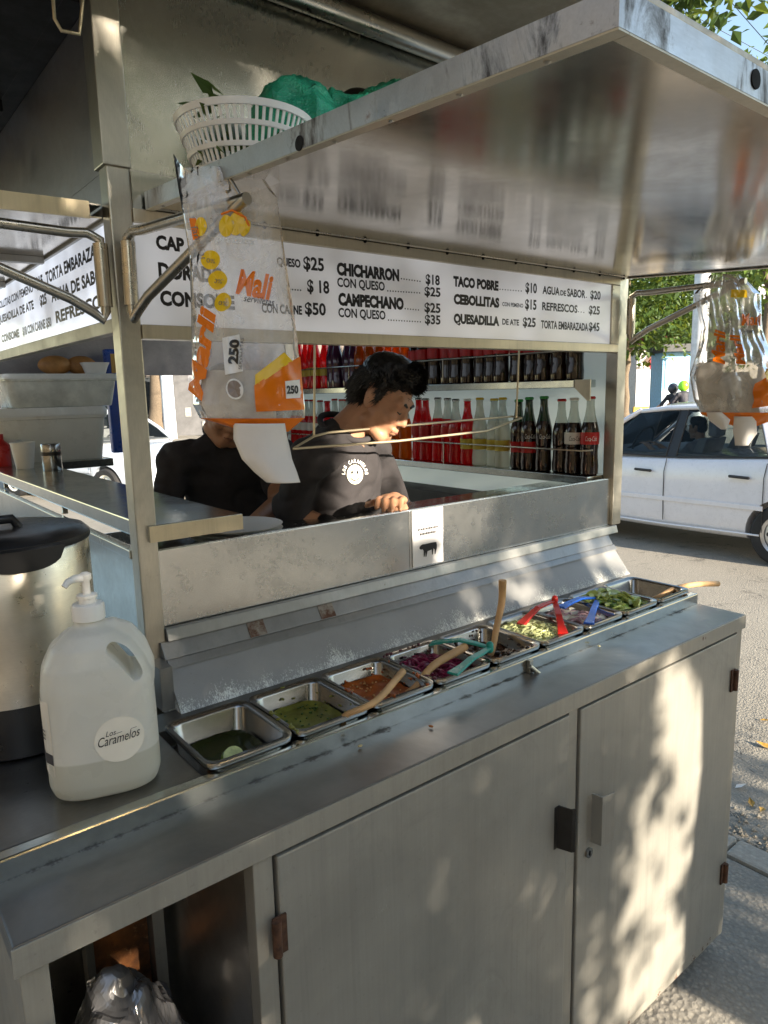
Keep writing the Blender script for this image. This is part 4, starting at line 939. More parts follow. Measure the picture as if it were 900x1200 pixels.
m = MB(); hp = b1.P(272, 222); m.tube([(.398, .123, 1.868), hp+Vector((0, 0, .012)), hp+Vector((0, 0, -.006)), hp+Vector((-.006, 0, -.008))], .0025, 8); part('bag_hook', m, K['tube'], T, smooth=60)
# far bag at the right
b2 = Bag([(322, 832, 866, .010), (345, 813, 892, .020), (385, 822, 893, .026), (410, 818, 902, .036), (440, 808, 912, .046), (468, 813, 922, .046), (486, 822, 926, .034), (499, 858, 886, .008)], 1.87, FN, 9.1, .010)
nb2 = thing('napkin_bag', 'clear napkin bag with orange foot hanging at right in front of the white car', 'bag', b2.at(.5, .999), 'bags of napkins hung from the awning brackets')
part('front_film', b2.sheet(1), film_mat('clear bag film far', haze=.34), nb2, smooth=180); part('back_film', b2.sheet(-1), K['film'], nb2, smooth=180)
b2.poly([(873, 450), (918, 425), (924, 470), (872, 478)], nb2, K['orange_film'], e=.003); b2.poly([(884, 438), (900, 424), (906, 432), (886, 446)], nb2, K['yellow'], e=.004)
part('orange_base', b2.sheet(1, 28, 10, .82, 1., .0022), K['orange_film'], nb2, smooth=180)
b2.text('Marli', 862, 383, 28, 14, 2, nb2, K['orange'], .03, .2, e=.004); b2.text('Marli', 839, 428, 40, 12, 84, nb2, K['orange'], .04, .2, e=.004); b2.text('Marli', 862, 428, 36, 11, 98, nb2, K['orange'], .04, .2, e=.004)
b2.text('practica', 820, 350, 22, 4.5, -76, nb2, K['blackp'], .0, .2, e=.004); b2.text('familiar', 886, 378, 26, 4.5, 80, nb2, K['blackp'], .0, .2, e=.004); b2.text('servilletas', 868, 391, 22, 4, 0, nb2, K['blackp'], .0, .2, e=.004)
b2.poly([(851, 341), (870, 341), (870, 350), (851, 350)], nb2, K['yellow'], e=.004)
part('stack', solid_between(b2, .06, .30, .50, .84, -.012), K['stack'], thing('napkin_stack', 'wad of napkins in the left half of the far right bag', 'napkins', b2.at(.2, .84)), smooth=60)
part('stack', solid_between(b2, .38, .60, .54, .86, -.012), K['stack'], thing('napkin_stack', 'second wad of napkins in the middle of the far right bag', 'napkins', b2.at(.5, .86)), smooth=60)
napkin('left of two paper napkins hanging below the right bag', [(483, 828, 846), (492, 830, 855), (503, 845, 851)], 1.84, 4, .010)
napkin('right of two paper napkins hanging below the right bag', [(488, 860, 886), (508, 859, 887), (522, 861, 877)], 1.84, 6, .010)
m = MB(); m.tube([(1.856, .110, 1.868), dep(848, 322, 1.86), dep(848, 335, 1.86)], .004, 8); part('bag_hook', m, K['tube'], T, smooth=60)

# ------------------------------------------------------------------ on top of the awning
BC = Vector((.470, .238, az(.238)+.0290)); tilt = None
bk = thing('plastic_basket', 'round white slotted plastic basket on top of the awning', 'basket', BC)
H_ = .078; r0, r1 = .078, .104
def br_(z): return r0+(r1-r0)*z/H_
for z, h in ((H_, .009), (.052, .006), (.026, .006)):
    m = MB(); m.lathe([(br_(z)-.003, z-h), (br_(z), z-h), (br_(z)+.0025, z), (br_(z)-.002, z+.001), (br_(z)-.004, z-h*.4)], BC, 56, capb=False, capt=False); part('rim' if z == H_ else 'hoop', m, K['white'], bk, smooth=40)
m = MB(); m.lathe([(r0-.002, 0), (r0, .004), (r0-.002, .006), (.001, .005)], BC, 48); part('base', m, K['white'], bk, smooth=40)
for k in range(60):
    a = 2*math.pi*k/60; e = Vector((math.cos(a), math.sin(a), 0)); s_ = Vector((-e.y, e.x, 0))*.0022
    m = MB(); lo = BC+e*(br_(0)-.003)+Vector((0, 0, .004)); hi = BC+e*(br_(H_)-.002)+Vector((0, 0, H_-.004)); th = e*.002
    m.hexa([lo-s_, lo+s_, lo+s_+th, lo-s_+th], [hi-s_, hi+s_, hi+s_+th, hi-s_+th]); part('slat', m, K['white'], bk)
# herb leaves in it
K['herb'] = leaf_mat('herb leaf', (.02, .06, .01), (.06, .12, .02))
def leafpts(c, d, n_, L, w):
    d = d.normalized(); s_ = d.cross(n_).normalized(); 
    return [c, c+d*L*.35+s_*w-n_*L*.06, c+d*L, c+d*L*.35-s_*w-n_*L*.06, c+d*L*.5+n_*0]
m = MB(); rg = random.Random(5)
for i in range(150):
    a = rg.uniform(0, 6.28); r_ = rg.uniform(0, .082); c = BC+Vector((r_*math.cos(a), r_*math.sin(a), rg.uniform(.006, .04)))
    if i < 9: c = BC+Vector((-.070+rg.uniform(-.02, .02), -.03+rg.uniform(-.02, .02), rg.uniform(.06, .092)))
    d = Vector((rg.uniform(-1, 1), rg.uniform(-1, 1), rg.uniform(-.6, .8))); n_ = Vector((rg.uniform(-1, 1), rg.uniform(-1, 1), 1)).normalized()
    p = leafpts(c, d, n_, rg.uniform(.02, .04), rg.uniform(.006, .011)); m.add(p[:4], [(0, 1, 2), (0, 2, 3)])
hb = solo('herb_bunch', m, K['herb'], 'dark green herb leaves lying in the white basket', 'herbs', BC, kind='stuff')
# green mesh sack
def blobmesh(name, prims, voxel, smooth_it, disp, off, wrinkle=None):
    mb = MB()
    for p in prims:
        if p[0] == 'e': mb.ell(*p[1:])
        else: mb.cap(*p[1:])
    me = evalmesh(mb, [('REMESH', dict(mode='VOXEL', voxel_size=voxel)), ('SMOOTH', dict(factor=.5, iterations=smooth_it))], name)
    for v in me.vertices:
        q = v.co; d = disp(q) if disp else Vector(); v.co = q+d-off
    return me
zA = az(.2)+.0285
sack_c = Vector((.72, .335, zA))
def sd(q): return Vector((noise.noise(q*28), noise.noise(q*28+Vector((7, 0, 0))), noise.noise(q*28+Vector((0, 9, 0)))))*.014+Vector((0, 0, -abs(noise.noise(q*45))*.016))
me = blobmesh('sack', [('e', sack_c+Vector((-.10, .0, .10)), (.085, .095, .115)), ('e', sack_c+Vector((.01, .0, .10)), (.10, .10, .115)), ('e', sack_c+Vector((.12, 0, .115)), (.10, .09, .145)), ('e', sack_c+Vector((.20, -.03, .105)), (.08, .08, .165)), ('e', sack_c+Vector((.28, -.05, .15)), (.07, .07, .16)), ('e', sack_c+Vector((.35, -.06, .18)), (.06, .06, .13)), ('e', sack_c+Vector((-.03, -.06, .08)), (.09, .08, .08))], .007, 5, sd, sack_c)
for v in me.vertices: v.co.z = max(v.co.z, .001)
sk, t_, bs_, out_ = nodes('green mesh sack'); co_ = coords(t_); n1 = tex(t_, co_, 22, 5)
wv = nn(t_, 'ShaderNodeTexVoronoi'); wv.inputs['Scale'].default_value = 230; t_.links.new(co_, wv.inputs['Vector'])
t_.links.new(mixc(t_, ramp(t_, n1, .3, .7), (.008, .20, .11), (.03, .46, .27)), bs_.inputs['Base Color']); bs_.inputs['Roughness'].default_value = .4; bumpn(t_, bs_, wv.outputs['Distance'], .6, .003)
sko = link('green_sack', me, None, sk); sko.location = sack_c; tag(sko, 'crumpled green mesh sack of produce on top of the awning', 'sack')
m = MB(); c = sack_c+Vector((.10, .075, .225)); m.ell(c, (.045, .045, .04), None, 20, 12); solo('avocado', m, M('avocado skin', (.012, .011, .008), .45, bump=.4, bscale=90), 'dark round fruit poking out behind the green sack', 'fruit', c-Vector((0, 0, .04)), smooth=60)

# ------------------------------------------------------------------ side shelf things
SZ = 1.3683
cupm = M('paper cup', (.78, .76, .68), .45, var=.04)
for k, (px, py, lab) in enumerate(((28, 549, 'white paper cup nearer the steel shaker on the side shelf'), (10, 546, 'white paper cup farther left on the side shelf'))):
    p = onZ(px, py, SZ); p.x = .44-.0*k
    if k: p = Vector((.437, p.y+.06, SZ))
    t = thing('paper_cup', lab, 'cup', p, 'paper cups on the side shelf')
    m = MB(); m.lathe([(.027, 0), (.0275, .001), (.039, .088), (.036, .088), (.026, .006), (.001, .005)], p, 28, capt=False); part('cup_wall', m, cupm, t, smooth=40)
    m = MB(); m.tube([p+Vector((.039*math.cos(a*.2244), .039*math.sin(a*.2244), .0885)) for a in range(28)], .0016, 6, closed=True); part('rolled_rim', m, cupm, t, smooth=60)
p = onZ(62, 551, SZ); p = Vector((.455, 1.62, SZ)); p = onZ(62, 551, SZ)
t = thing('steel_shaker', 'chrome shaker with dark band beside the paper cups', 'shaker', p)
m = MB(); m.lathe([(.030, 0), (.031, .002), (.031, .050)], p, 32); part('cup', m, K['pan'], t, smooth=40)
m = MB(); m.lathe([(.0318, .0502), (.0318, .062)], p, 32); part('band', m, K['black'], t, smooth=40)
m = MB(); m.lathe([(.0312, .0622), (.0312, .086), (.029, .089), (.012, .090)], p, 32); part('top', m, K['pan'], t, smooth=40)
# plastic tubs on the back shelf
def tub(lab, c, w, d, h, mat, lidmat, lipw=.012):
    t = thing('plastic_tub', lab, 'tub', c); c = Vector(c); m = MB()
    def rg2(ww, dd, r, z): return [c+Vector((x, y, z)) for x, y in rrect(ww, dd, r)]
    loft(m, [rg2(w*.90, d*.90, .03, 0), rg2(w*.92, d*.92, .035, .004), rg2(w, d, .03, h*.78), rg2(w+lipw, d+lipw, .03, h*.79), rg2(w+lipw, d+lipw, .03, h*.84)], True, True); part('box', m, mat, t, smooth=45)
    m = MB(); loft(m, [rg2(w+lipw*1.6, d+lipw*1.6, .03, h*.842), rg2(w+lipw*1.6, d+lipw*1.6, .03, h*.93), rg2(w+lipw*.6, d+lipw*.6, .03, h)], True, True); part('lid', m, lidmat, t, smooth=45)
tubm = M('frosted tub', (.72, .72, .64), .3, var=.08, scale=6); tubl = M('tub lid', (.72, .74, .70), .25, var=.06)
tub('tall frosted plastic tub with white lid at the back of the stand', (.60, 2.24, 1.3665), .40, .30, .205, tubm, tubl)
tub('smaller grey plastic tub stacked on the tall tub', (.655, 2.23, 1.5725), .40, .28, .125, M('greyish tub', (.60, .62, .56), .25, var=.3, scale=10), tubl)
p = Vector((.80, 2.26, 1.698))
for k, (dx, s_) in enumerate(((-.13, .065), (-.03, .06))):
    q = p+Vector((dx, 0, 0)); m = MB(); m.ell(q+Vector((0, 0, .038)), (s_, .045, .038), None, 20, 12)
    solo('bread_roll', m, M('bread crust', (.42, .20, .06), .6, var=.4, scale=14, bump=.3, bscale=40), 'golden bread roll on the stacked tubs, '+('left one' if k == 0 else 'right one nearer the white bag'), 'bread', q, 'bread rolls on the tubs', smooth=60)
q = Vector((.80, 2.18, 1.698)); m = MB(); loft(m, [[q+Vector((x, y, z)) for x, y in rrect(.09*f_, .07*f_, .02)] for z, f_ in ((0, .8), (.03, 1.0), (.045, 1.15), (.046, 1.1), (.02, .9))], True, True)
solo('foam_tray', m, K['white'], 'small white foam dish on the stacked tubs', 'dish', q, smooth=40)
q = Vector((.93, 2.31, 1.3665)); 
t = thing('snack_packet', 'blue and gold packet standing behind the bread rolls', 'packet', q)
m = MB(); m.box(q.x-.05, q.x+.05, q.y-.02, q.y+.02, q.z, q.z+.44); part('packet_body', m, M('blue foil', (.02, .08, .40), .3), t, bevel=.008)
m = MB(); m.box(q.x-.030, q.x+.030, q.y-.0225, q.y-.0205, q.z+.34, q.z+.42); part('packet_panel', m, M('gold print', (.55, .33, .08), .4), t)
q = onZ(2, 550, SZ); q = Vector((.40, 2.02, SZ)); m = MB(); m.lathe([(.028, 0), (.03, .003), (.03, .075), (.012, .095), (.012, .115), (.001, .116)], q, 20)
solo('sauce_bottle', m, M('red sauce plastic', (.45, .02, .015), .3), 'red squeeze bottle at the left picture edge on the side shelf', 'bottle', q, smooth=40)
for k in range(3):
    q = Vector((.60, .605, 1.2855+k*.010)); m = MB(); m.lathe([(.06, 0), (.10, .010), (.102, .012), (.098, .012), (.055, .004), (.001, .003)], q, 32, capt=False)
    solo('plate', m, K['white'], ('lowest', 'middle', 'topmost')[k]+' white plate in the stack below the end of the side shelf', 'plate', q, 'plates on the worktop', smooth=40)
# ------------------------------------------------------------------ bottles in the racks
def glassy(name, col, rough=.06, tr=.0):
    m, t, bs, out = nodes(name); bs.inputs['Base Color'].default_value = (*col, 1); bs.inputs['Roughness'].default_value = rough
    bs.inputs['Coat Weight'].default_value = .6; bs.inputs['Coat Roughness'].default_value = .03
    if tr:
        tl = nn(t, 'ShaderNodeBsdfTransparent'); tl.inputs[0].default_value = (*[min(1, c*1.6+.05) for c in col], 1); mx = nn(t, 'ShaderNodeMixShader'); mx.inputs[0].default_value = tr
        t.links.new(bs.outputs[0], mx.inputs[1]); t.links.new(tl.outputs[0], mx.inputs[2]); t.links.new(mx.outputs[0], out.inputs[0])
    return m
BODY = [(.024, 0), (.0285, .004), (.0290, .03), (.0270, .055), (.0262, .075), (.0285, .105), (.0290, .125), (.0275, .145), (.022, .168)]
NECK = [(.0220, .1682), (.0165, .190), (.0130, .215), (.0125, .236), (.0138, .238), (.0138, .242)]
def bottle_meshes():
    o = {}
    m = MB(); m.lathe(BODY, n=18); o['body'] = m.mesh('body', smooth=45)
    m = MB(); m.lathe(NECK, n=18, capb=False); o['neck'] = m.mesh('neck', smooth=45)
    m = MB(); m.lathe([(.0150, .2395), (.0150, .245), (.0125, .248)], n=18); o['cap'] = m.mesh('cap', smooth=40)
    m = MB(); m.lathe([(.0290, .098), (.0295, .105), (.0300, .125), (.0292, .136)], n=18, capb=False, capt=False); o['label'] = m.mesh('label', smooth=45)
    m = MB(); m.lathe([(.0274, .060), (.0270, .075), (.0288, .098)], n=18, capb=False, capt=False); o['low'] = m.mesh('label', smooth=45)
    return o
BMESH = bottle_meshes()
clear_neck = glassy('clear glass neck', (.55, .58, .55), .05, .55)
G = dict(cola=glassy('cola in glass', (.014, .004, .002)), red=glassy('red soda', (.62, .012, .02), .06, .40), clear=glassy('clear soda', (.62, .64, .55), .05, .45), green=glassy('green glass', (.01, .045, .015), .05), orange=glassy('orange soda', (.70, .18, .01), .06, .40), purple=glassy('purple soda', (.06, .01, .05)), amber=glassy('amber soda', (.45, .12, .01), .06, .35))
capm = {'red': M('red cap', (.45, .01, .01), .35, .4), 'white': K['white'], 'yellow': M('yellow cap', (.7, .5, .03), .35), 'green': M('green cap', (.02, .3, .05), .35), 'silver': K['pan']}
labm = {'red': M('red bottle label', (.55, .01, .012), .35), 'white': M('white bottle label', (.75, .74, .70), .4), 'yellow': M('yellow bottle label', (.70, .55, .08), .4), None: None}
ORD = ['first', 'second', 'third', 'fourth', 'fifth', 'sixth', 'seventh', 'eighth', 'ninth', 'tenth', 'eleventh', 'twelfth', 'thirteenth', 'fourteenth', 'fifteenth', 'sixteenth', 'seventeenth', 'eighteenth', 'nineteenth', 'twentieth'] + ['twenty-'+k for k in ('first', 'second', 'third', 'fourth', 'fifth', 'sixth', 'seventh', 'eighth', 'ninth')] + ['thirtieth', 'thirty-first']
def set_mat(me, mt):
    k = (me.name, mt.name)
    if k not in _mm: c = me.copy(); c.materials.clear(); c.materials.append(mt); _mm[k] = c
    return _mm[k]
_mm = {}
def bottle(lab, p, liq, neck, cap, lbl, low=None, grp=None):
    t = thing('soda_bottle', lab, 'bottle', p, grp); t.rotation_euler.z = random.uniform(0, 6); t.scale.z = random.choice([1, 1, .985, .97, 1.01]); neck = G[liq] if neck is clear_neck and random.random() < .3 and liq != 'cola' else neck
    link('body', set_mat(BMESH['body'], G[liq]), t); link('neck', set_mat(BMESH['neck'], neck), t); link('cap', set_mat(BMESH['cap'], capm[cap]), t)
    if lbl: link('label', set_mat(BMESH['label'], labm[lbl]), t)
    if low: link('label', set_mat(BMESH['low'], labm[low]), t)
LOW = [('dark cola bottle', 'cola', clear_neck, 'red', 'red', None)]*1+[('dark cola bottle', 'cola', clear_neck, 'white', 'white', None)]+[('dark cola bottle', 'cola', clear_neck, 'red', None, None)]+[('dark green glass bottle', 'cola', G['green'], 'green', None, None)]*1+[('dark green glass bottle', 'cola', G['green'], 'green', None, 'red')]*2 \
    + [('clear soda bottle with yellow label', 'clear', clear_neck, 'yellow', None, 'yellow')]*3+[('red soda bottle', 'red', clear_neck, 'white', None, 'yellow')]+[('red soda bottle', 'red', clear_neck, 'silver', 'red', None)]*5+[('orange soda bottle', 'orange', clear_neck, 'silver', None, None)]*2+[('red soda bottle with white label', 'red', clear_neck, 'red', 'white', None)]*14
UP = [('dark cola bottle', 'cola', G['cola'], 'red', 'red', None)]*14+[('orange soda bottle', 'orange', G['orange'], 'silver', None, None)]*3+[('amber soda bottle', 'amber', G['amber'], 'silver', None, None)]*3+[('purple soda bottle', 'purple', G['purple'], 'silver', None, None)]*4+[('red sauce bottle with yellow label', 'red', G['red'], 'green', None, 'yellow')]*5
for row_, z, y0, nm in ((LOW, 1.3247, .536, 'lower'), (UP, 1.6247, .60, 'upper')):
    for k, (lab, liq, nk, cp, lb_, lw) in enumerate(row_):
        bottle('%s on the %s rack, %s back from the right post' % (lab, nm, ORD[k]), (1.806+random.uniform(-.014, .012), y0+k*.0592+random.uniform(-.0006, .0006), z), liq, nk, cp, lb_, lw, 'bottles on the %s rack' % nm)

for k, (kx, mt_) in enumerate(((0, K['whitep']), (1, K['blackp']), (3, K['whitep']), (4, K['whitep']))):
    bt = [o for o in bpy.data.objects if o.get('label', '').endswith('lower rack, %s back from the right post' % ORD[kx])][0]
    a0_ = math.atan2(CAM.y-bt.location.y, CAM.x-bt.location.x)-bt.rotation_euler.z+.15; vs, fs = fit_text('Coca-Cola', .038, .015, .0, .25); m = MB()
    m.add([(.0306*math.cos(a0_+(x-.019)/.0306), .0306*math.sin(a0_+(x-.019)/.0306), .109+y) for x, y in vs], fs); link('lettering', m.mesh('lettering'), bt, mt_)
# ------------------------------------------------------------------ people
def skin_mat(name, col):
    m = M(name, col, .45, 0, var=.10, scale=30, bump=.05, bscale=200); bs = m.node_tree.nodes['Principled BSDF']
    bs.inputs['Subsurface Weight'].default_value = .12; bs.inputs['Subsurface Radius'].default_value = (.01, .004, .002); bs.inputs['Subsurface Scale'].default_value = .5; return m
SKIN = skin_mat('skin', (.42, .22, .13)); SKIN2 = skin_mat('skin tan', (.36, .18, .10))
HAIR = M('black hair', (.008, .007, .006), .4, var=.4, scale=90, stretch=(1, 1, 1), bump=.5, bscale=160)
COTTON = M('black cotton', (.028, .025, .027), .9, var=.25, scale=12, bump=.25, bscale=260)
DENIM = M('dark trousers', (.03, .035, .05), .85, var=.2)
GLOVE = M('black glove', (.012, .012, .013), .4, bump=.2, bscale=60)
def person(lab, head, fwd, up, neck, pelvis, sh, elb, wri, foot, group=None, shirt=COTTON, skin=SKIN, voxel=.007, gloves=(), hair=True, sleeve=.62, build=1.0, torso_f=None, grip=.5, seated=None, hs=.90, sw=1.):
    """head: centre; fwd/up: face frame; sh, elb, wri: (right, left) joints; foot: (right, left)"""
    head, neck, pelvis = Vector(head), Vector(neck), Vector(pelvis); F = Vector(fwd).normalized(); U = Vector(up); U = (U-F*U.dot(F)).normalized(); Rr = F.cross(U)
    HM = Matrix((Rr, F, U)).transposed()
    def h(s_, f_, u_): return head+(Rr*s_+F*f_+U*u_)*hs
    def Q(*r_): return tuple(x*hs for x in r_)
    t = thing('person', lab, 'person', ((foot[0][0]+foot[1][0])/2, (foot[0][1]+foot[1][1])/2, min(foot[0][2], foot[1][2])), group)
    mb = MB()
    mb.ell(h(0, -.012, .030), Q(.073, .093, .086), HM); mb.ell(h(0, .028, -.030), Q(.060, .062, .084), HM); mb.ell(h(0, .056, -.092), Q(.032, .030, .026), HM)
    mb.cap(h(-.046, .010, -.075), h(-.018, .062, -.098), .020, .020); mb.cap(h(.046, .010, -.075), h(.018, .062, -.098), .020, .020)
    mb.cap(h(0, .084, .010), h(0, .099, -.028), .0085, .0115); mb.ell(h(0, .102, -.032), Q(.0125, .0115, .0100), HM); mb.ell(h(-.012, .090, -.037), Q(.009, .011, .008), HM); mb.ell(h(.012, .090, -.037), Q(.009, .011, .008), HM)
    mb.cap(h(-.036, .072, .022), h(.036, .072, .022), .014, .014); mb.ell(h(-.036, .066, -.026), Q(.022, .022, .024), HM); mb.ell(h(.036, .066, -.026), Q(.022, .022, .024), HM)
    mb.ell(h(0, .088, -.060), Q(.024, .012, .0065), HM); mb.ell(h(0, .087, -.0725), Q(.021, .012, .0075), HM)
    for s_ in (-1, 1):
        mb.ell(h(s_*.072, -.004, -.012), Q(.008, .021, .031), HM); mb.ell(h(s_*.076, -.012, .000), Q(.008, .014, .019), HM); mb.ell(h(s_*.031, .074, .000), Q(.015, .011, .010), HM)
    mb.cap(h(0, -.025, -.06), neck+Vector((0, 0, -.02)), .048, .056)
    ax = (Vector(sh[1])-Vector(sh[0])).normalized(); tf = Vector(torso_f).normalized() if torso_f else ax.cross(Vector((0, 0, 1)))*-1
    ax = (ax).normalized(); tz = (neck-pelvis).normalized(); tf = (tf-tz*tf.dot(tz)).normalized(); ax2 = tf.cross(tz); TM = Matrix((ax2, tf, tz)).transposed()
    L = (neck-pelvis).length; b = build
    def tp_(f): return pelvis+(neck-pelvis)*f
    TOR = [(tp_(.78), (.152*b, .098*b, .15)), (tp_(.55), (.148*b, .105*b, .18)), (tp_(.28), (.145*b, .105*b, .17)), (tp_(.02), (.160*b, .115*b, .13))]
    for c_, r_ in TOR: mb.ell(c_, r_, TM, 20, 12)
    mb.cap(neck+Vector((0, 0, -.02)), Vector(sh[0]), .042, .038); mb.cap(neck+Vector((0, 0, -.02)), Vector(sh[1]), .042, .038)
    gl = MB()
    for i in (0, 1):
        s_, e_, w_ = Vector(sh[i]), Vector(elb[i]), Vector(wri[i])
        mb.cap(s_, e_, .044*b, .037*b); mb.cap(e_, w_, .041*b, .027)
        hd = (w_-e_).normalized(); hd = (hd+Vector((0, 0, -.15))).normalized(); side = hd.cross(Vector((0, 0, 1))).normalized(); nrm = side.cross(hd).normalized()
        HHM = Matrix((side, hd, nrm)).transposed(); tgt = [mb]+([gl] if i in gloves else [])
        for q in tgt:
            k = 1.0 if q is mb else 1.16
            q.ell(w_+hd*.045, (.040*k, .052*k, .017*k), HHM, 14, 10)
            for j, (o_, L_) in enumerate(((-.030, .070), (-.010, .080), (.010, .076), (.029, .060))):
                a = w_+hd*.085+side*o_; mid = a+hd*L_*.5-nrm*L_*.12; e2 = mid+(hd*(1-grip)-nrm*grip).normalized()*L_*.5
                q.cap(a, mid, .0085*k, .008*k, 8); q.cap(mid, e2, .008*k, .0068*k, 8)
            sg = -1 if i == 0 else 1
            a = w_+hd*.025-side*.034*(1 if i else -1)*-1; th = a-side*.026*(1 if i else -1)*-1+hd*.032-nrm*.012; q.cap(a, th, .011*k, .009*k, 8); q.cap(th, th+hd*.028-nrm*.006, .009*k, .007*k, 8)
            if q is gl: q.cap(w_-hd*.03, w_+hd*.02, .032, .034)
    hips = [pelvis+ax2*(-.085), pelvis+ax2*.085]
    knees = []
    for i in (0, 1):
        ft = Vector(foot[i]); kn = Vector(seated[i]) if seated else (hips[i]+ft)/2+tf*.03+Vector((0, 0, .04)); knees.append(kn)
        mb.cap(hips[i], kn, .080*b, .055*b); mb.cap(kn, ft+Vector((0, 0, .09)), .054*b, .036); mb.ell(ft+tf*.06+Vector((0, 0, .035)), (.045, .125, .035), Matrix((tf.cross(Vector((0, 0, 1))), tf, Vector((0, 0, 1)))).transposed())
    off = wl(t)
    me = evalmesh(mb, [('REMESH', dict(mode='VOXEL', voxel_size=voxel*.72)), ('SMOOTH', dict(factor=.5, iterations=2))], 'body', off); link('body', me, t, skin)
    # shirt
    sb = MB()
    for c_, r_ in TOR: sb.ell(c_, tuple(x+.013 for x in r_), TM, 20, 12)
    for s_ in (0, 1):
        sb.cap(neck+Vector((0, 0, -.035))+(Vector(sh[s_])-neck)*.20, Vector(sh[s_]), .070, .063); e_ = Vector(sh[s_]).lerp(Vector(elb[s_]), sleeve); sb.cap(Vector(sh[s_]), e_, .056*b, .057*b)
        sb.cap(e_-(e_-Vector(sh[s_])).normalized()*.012, e_, .060*b, .062*b)
    me = evalmesh(sb, [('REMESH', dict(mode='VOXEL', voxel_size=voxel)), ('SMOOTH', dict(factor=.5, iterations=4))], 'shirt', off)
    nrs = [v.normal.copy() for v in me.vertices]
    for v in me.vertices:
        q = (v.co+off)*7; n_ = noise.noise(q)*.008+noise.noise(Vector((q.x*2.6, q.y*2.6, q.z*1.1)))*.006-max(0, .22-abs(noise.noise(Vector((q.x*1.5+q.z*.9, q.y*1.5, q.z*1.3-q.x*.6)))))*.035
        v.co += nrs[v.index]*n_
    shirt_o = link('shirt', me, t, shirt)
    # neckband
    nb_ = MB(); cN = neck+Vector((0, 0, .012)); nb_.tube([cN+ax2*.068*math.cos(a*.2618)+tf*(.066*math.sin(a*.2618)+.012)+Vector((0, 0, -.022*math.sin(a*.2618))) for a in range(24)], .0085, 8, closed=True); part('neckband', nb_, shirt, t, smooth=60)
    pb = MB(); pb.ell(TOR[3][0], tuple(x+.008 for x in TOR[3][1]), TM)
    for i in (0, 1): pb.cap(hips[i], knees[i], .090*b, .068*b); pb.cap(knees[i], Vector(foot[i])+Vector((0, 0, .11)), .066*b, .055)
    me = evalmesh(pb, [('REMESH', dict(mode='VOXEL', voxel_size=.012)), ('SMOOTH', dict(factor=.5, iterations=3))], 'trousers', off); link('trousers', me, t, DENIM)
    for i in (0, 1):
        ft = Vector(foot[i]); sm = MB(); sm.ell(ft+tf*.06+Vector((0, 0, .045)), (.052, .140, .045), Matrix((tf.cross(Vector((0, 0, 1))), tf, Vector((0, 0, 1)))).transposed()); part('shoe', sm, K['black'], t, smooth=60)
    if len(gl.v): me = evalmesh(gl, [('REMESH', dict(mode='VOXEL', voxel_size=.005)), ('SMOOTH', dict(factor=.5, iterations=2))], 'glove', off); link('glove', me, t, GLOVE)
    if hair:
        hb_ = MB(); hb_.ell(h(0, -.018, .062), Q(.079, .092, .074), HM); hb_.ell(h(0, -.050, .012), Q(.074, .064, .078), HM); hb_.ell(h(0, .038, .092), Q(.058, .046, .028), HM); hb_.ell(h(.0, .064, .078), Q(.044, .022, .018), HM); hb_.ell(h(0, .008, .106), Q(.060, .074, .034), HM)
        for s_ in (-1, 1): hb_.ell(h(s_*.068, .014, .024), Q(.010, .016, .034), HM); hb_.ell(h(s_*.062, .030, .062), Q(.014, .028, .022), HM)
        me = evalmesh(hb_, [('REMESH', dict(mode='VOXEL', voxel_size=voxel*.6)), ('SMOOTH', dict(factor=.5, iterations=2))], 'hair', off)
        nrs = [v.normal.copy() for v in me.vertices]
        for v in me.vertices:
            q = (v.co+off); loc = q-head; du = loc.dot(U)
            n_ = noise.noise(Vector((q.x*120, q.y*120, q.z*40)))*.0018+noise.noise(q*190)*.001+max(0, du-.03)*.02*noise.noise(q*30)
            v.co += nrs[v.index]*n_
        rg_ = random.Random(5); hv = [v.co.copy() for v in me.vertices]; vs_ = []; fs_ = []
        for k_ in range(9000 if voxel < .01 else 300):
            ix = rg_.randrange(len(hv)); nr = nrs[ix]; p_ = hv[ix]
            d_ = (nr*rg_.uniform(.05, .30)+F*(.5 if (p_+off-head).dot(U) > .05 else -.15)+U*(.25 if (p_+off-head).dot(F) > .02 else -.7)+Vector((rg_.uniform(-.3, .3), rg_.uniform(-.3, .3), rg_.uniform(-.2, .2)))).normalized(); s2 = d_.cross(nr)
            if s2.length < .05: continue
            s2.normalize(); L2 = rg_.uniform(.011, .024); o_ = len(vs_); vs_ += [p_-s2*.0012-nr*.003, p_+s2*.0012-nr*.003, p_+d_*L2*.6+s2*.0009, p_+d_*L2-U*L2*.12]; fs_ += [(o_, o_+1, o_+2), (o_, o_+2, o_+3)]
        sme = bpy.data.meshes.new('hair_strands'); sme.from_pydata([tuple(v) for v in vs_], [], fs_); ho = link('hair', me, t, HAIR); link('hair_strands', sme, ho, HAIR)['kind'] = 'stuff'
        for s_ in (-1, 1):
            eb = MB(); eb.tube([h(s_*.014, .0895, .020), h(s_*.030, .0880, .0265), h(s_*.048, .0745, .020)], [.003, .0042, .002], 8); part('eyebrow', eb, HAIR, t, smooth=60)
            ey = MB(); ey.tube([h(s_*.020, .0855, -.004), h(s_*.031, .0875, -.0065), h(s_*.043, .0815, -.003)], [.0012, .0022, .0012], 8); part('eyelash', ey, HAIR, t, smooth=60)
        lp_ = MB(); lp_.tube([h(-.021, .0905, -.066), h(0, .1005, -.0665), h(.021, .0905, -.066)], [.0012, .002, .0012], 8); part('mouth_line', lp_, M('lip shade', (.20, .07, .05), .5), t, smooth=60)
    return t, shirt_o
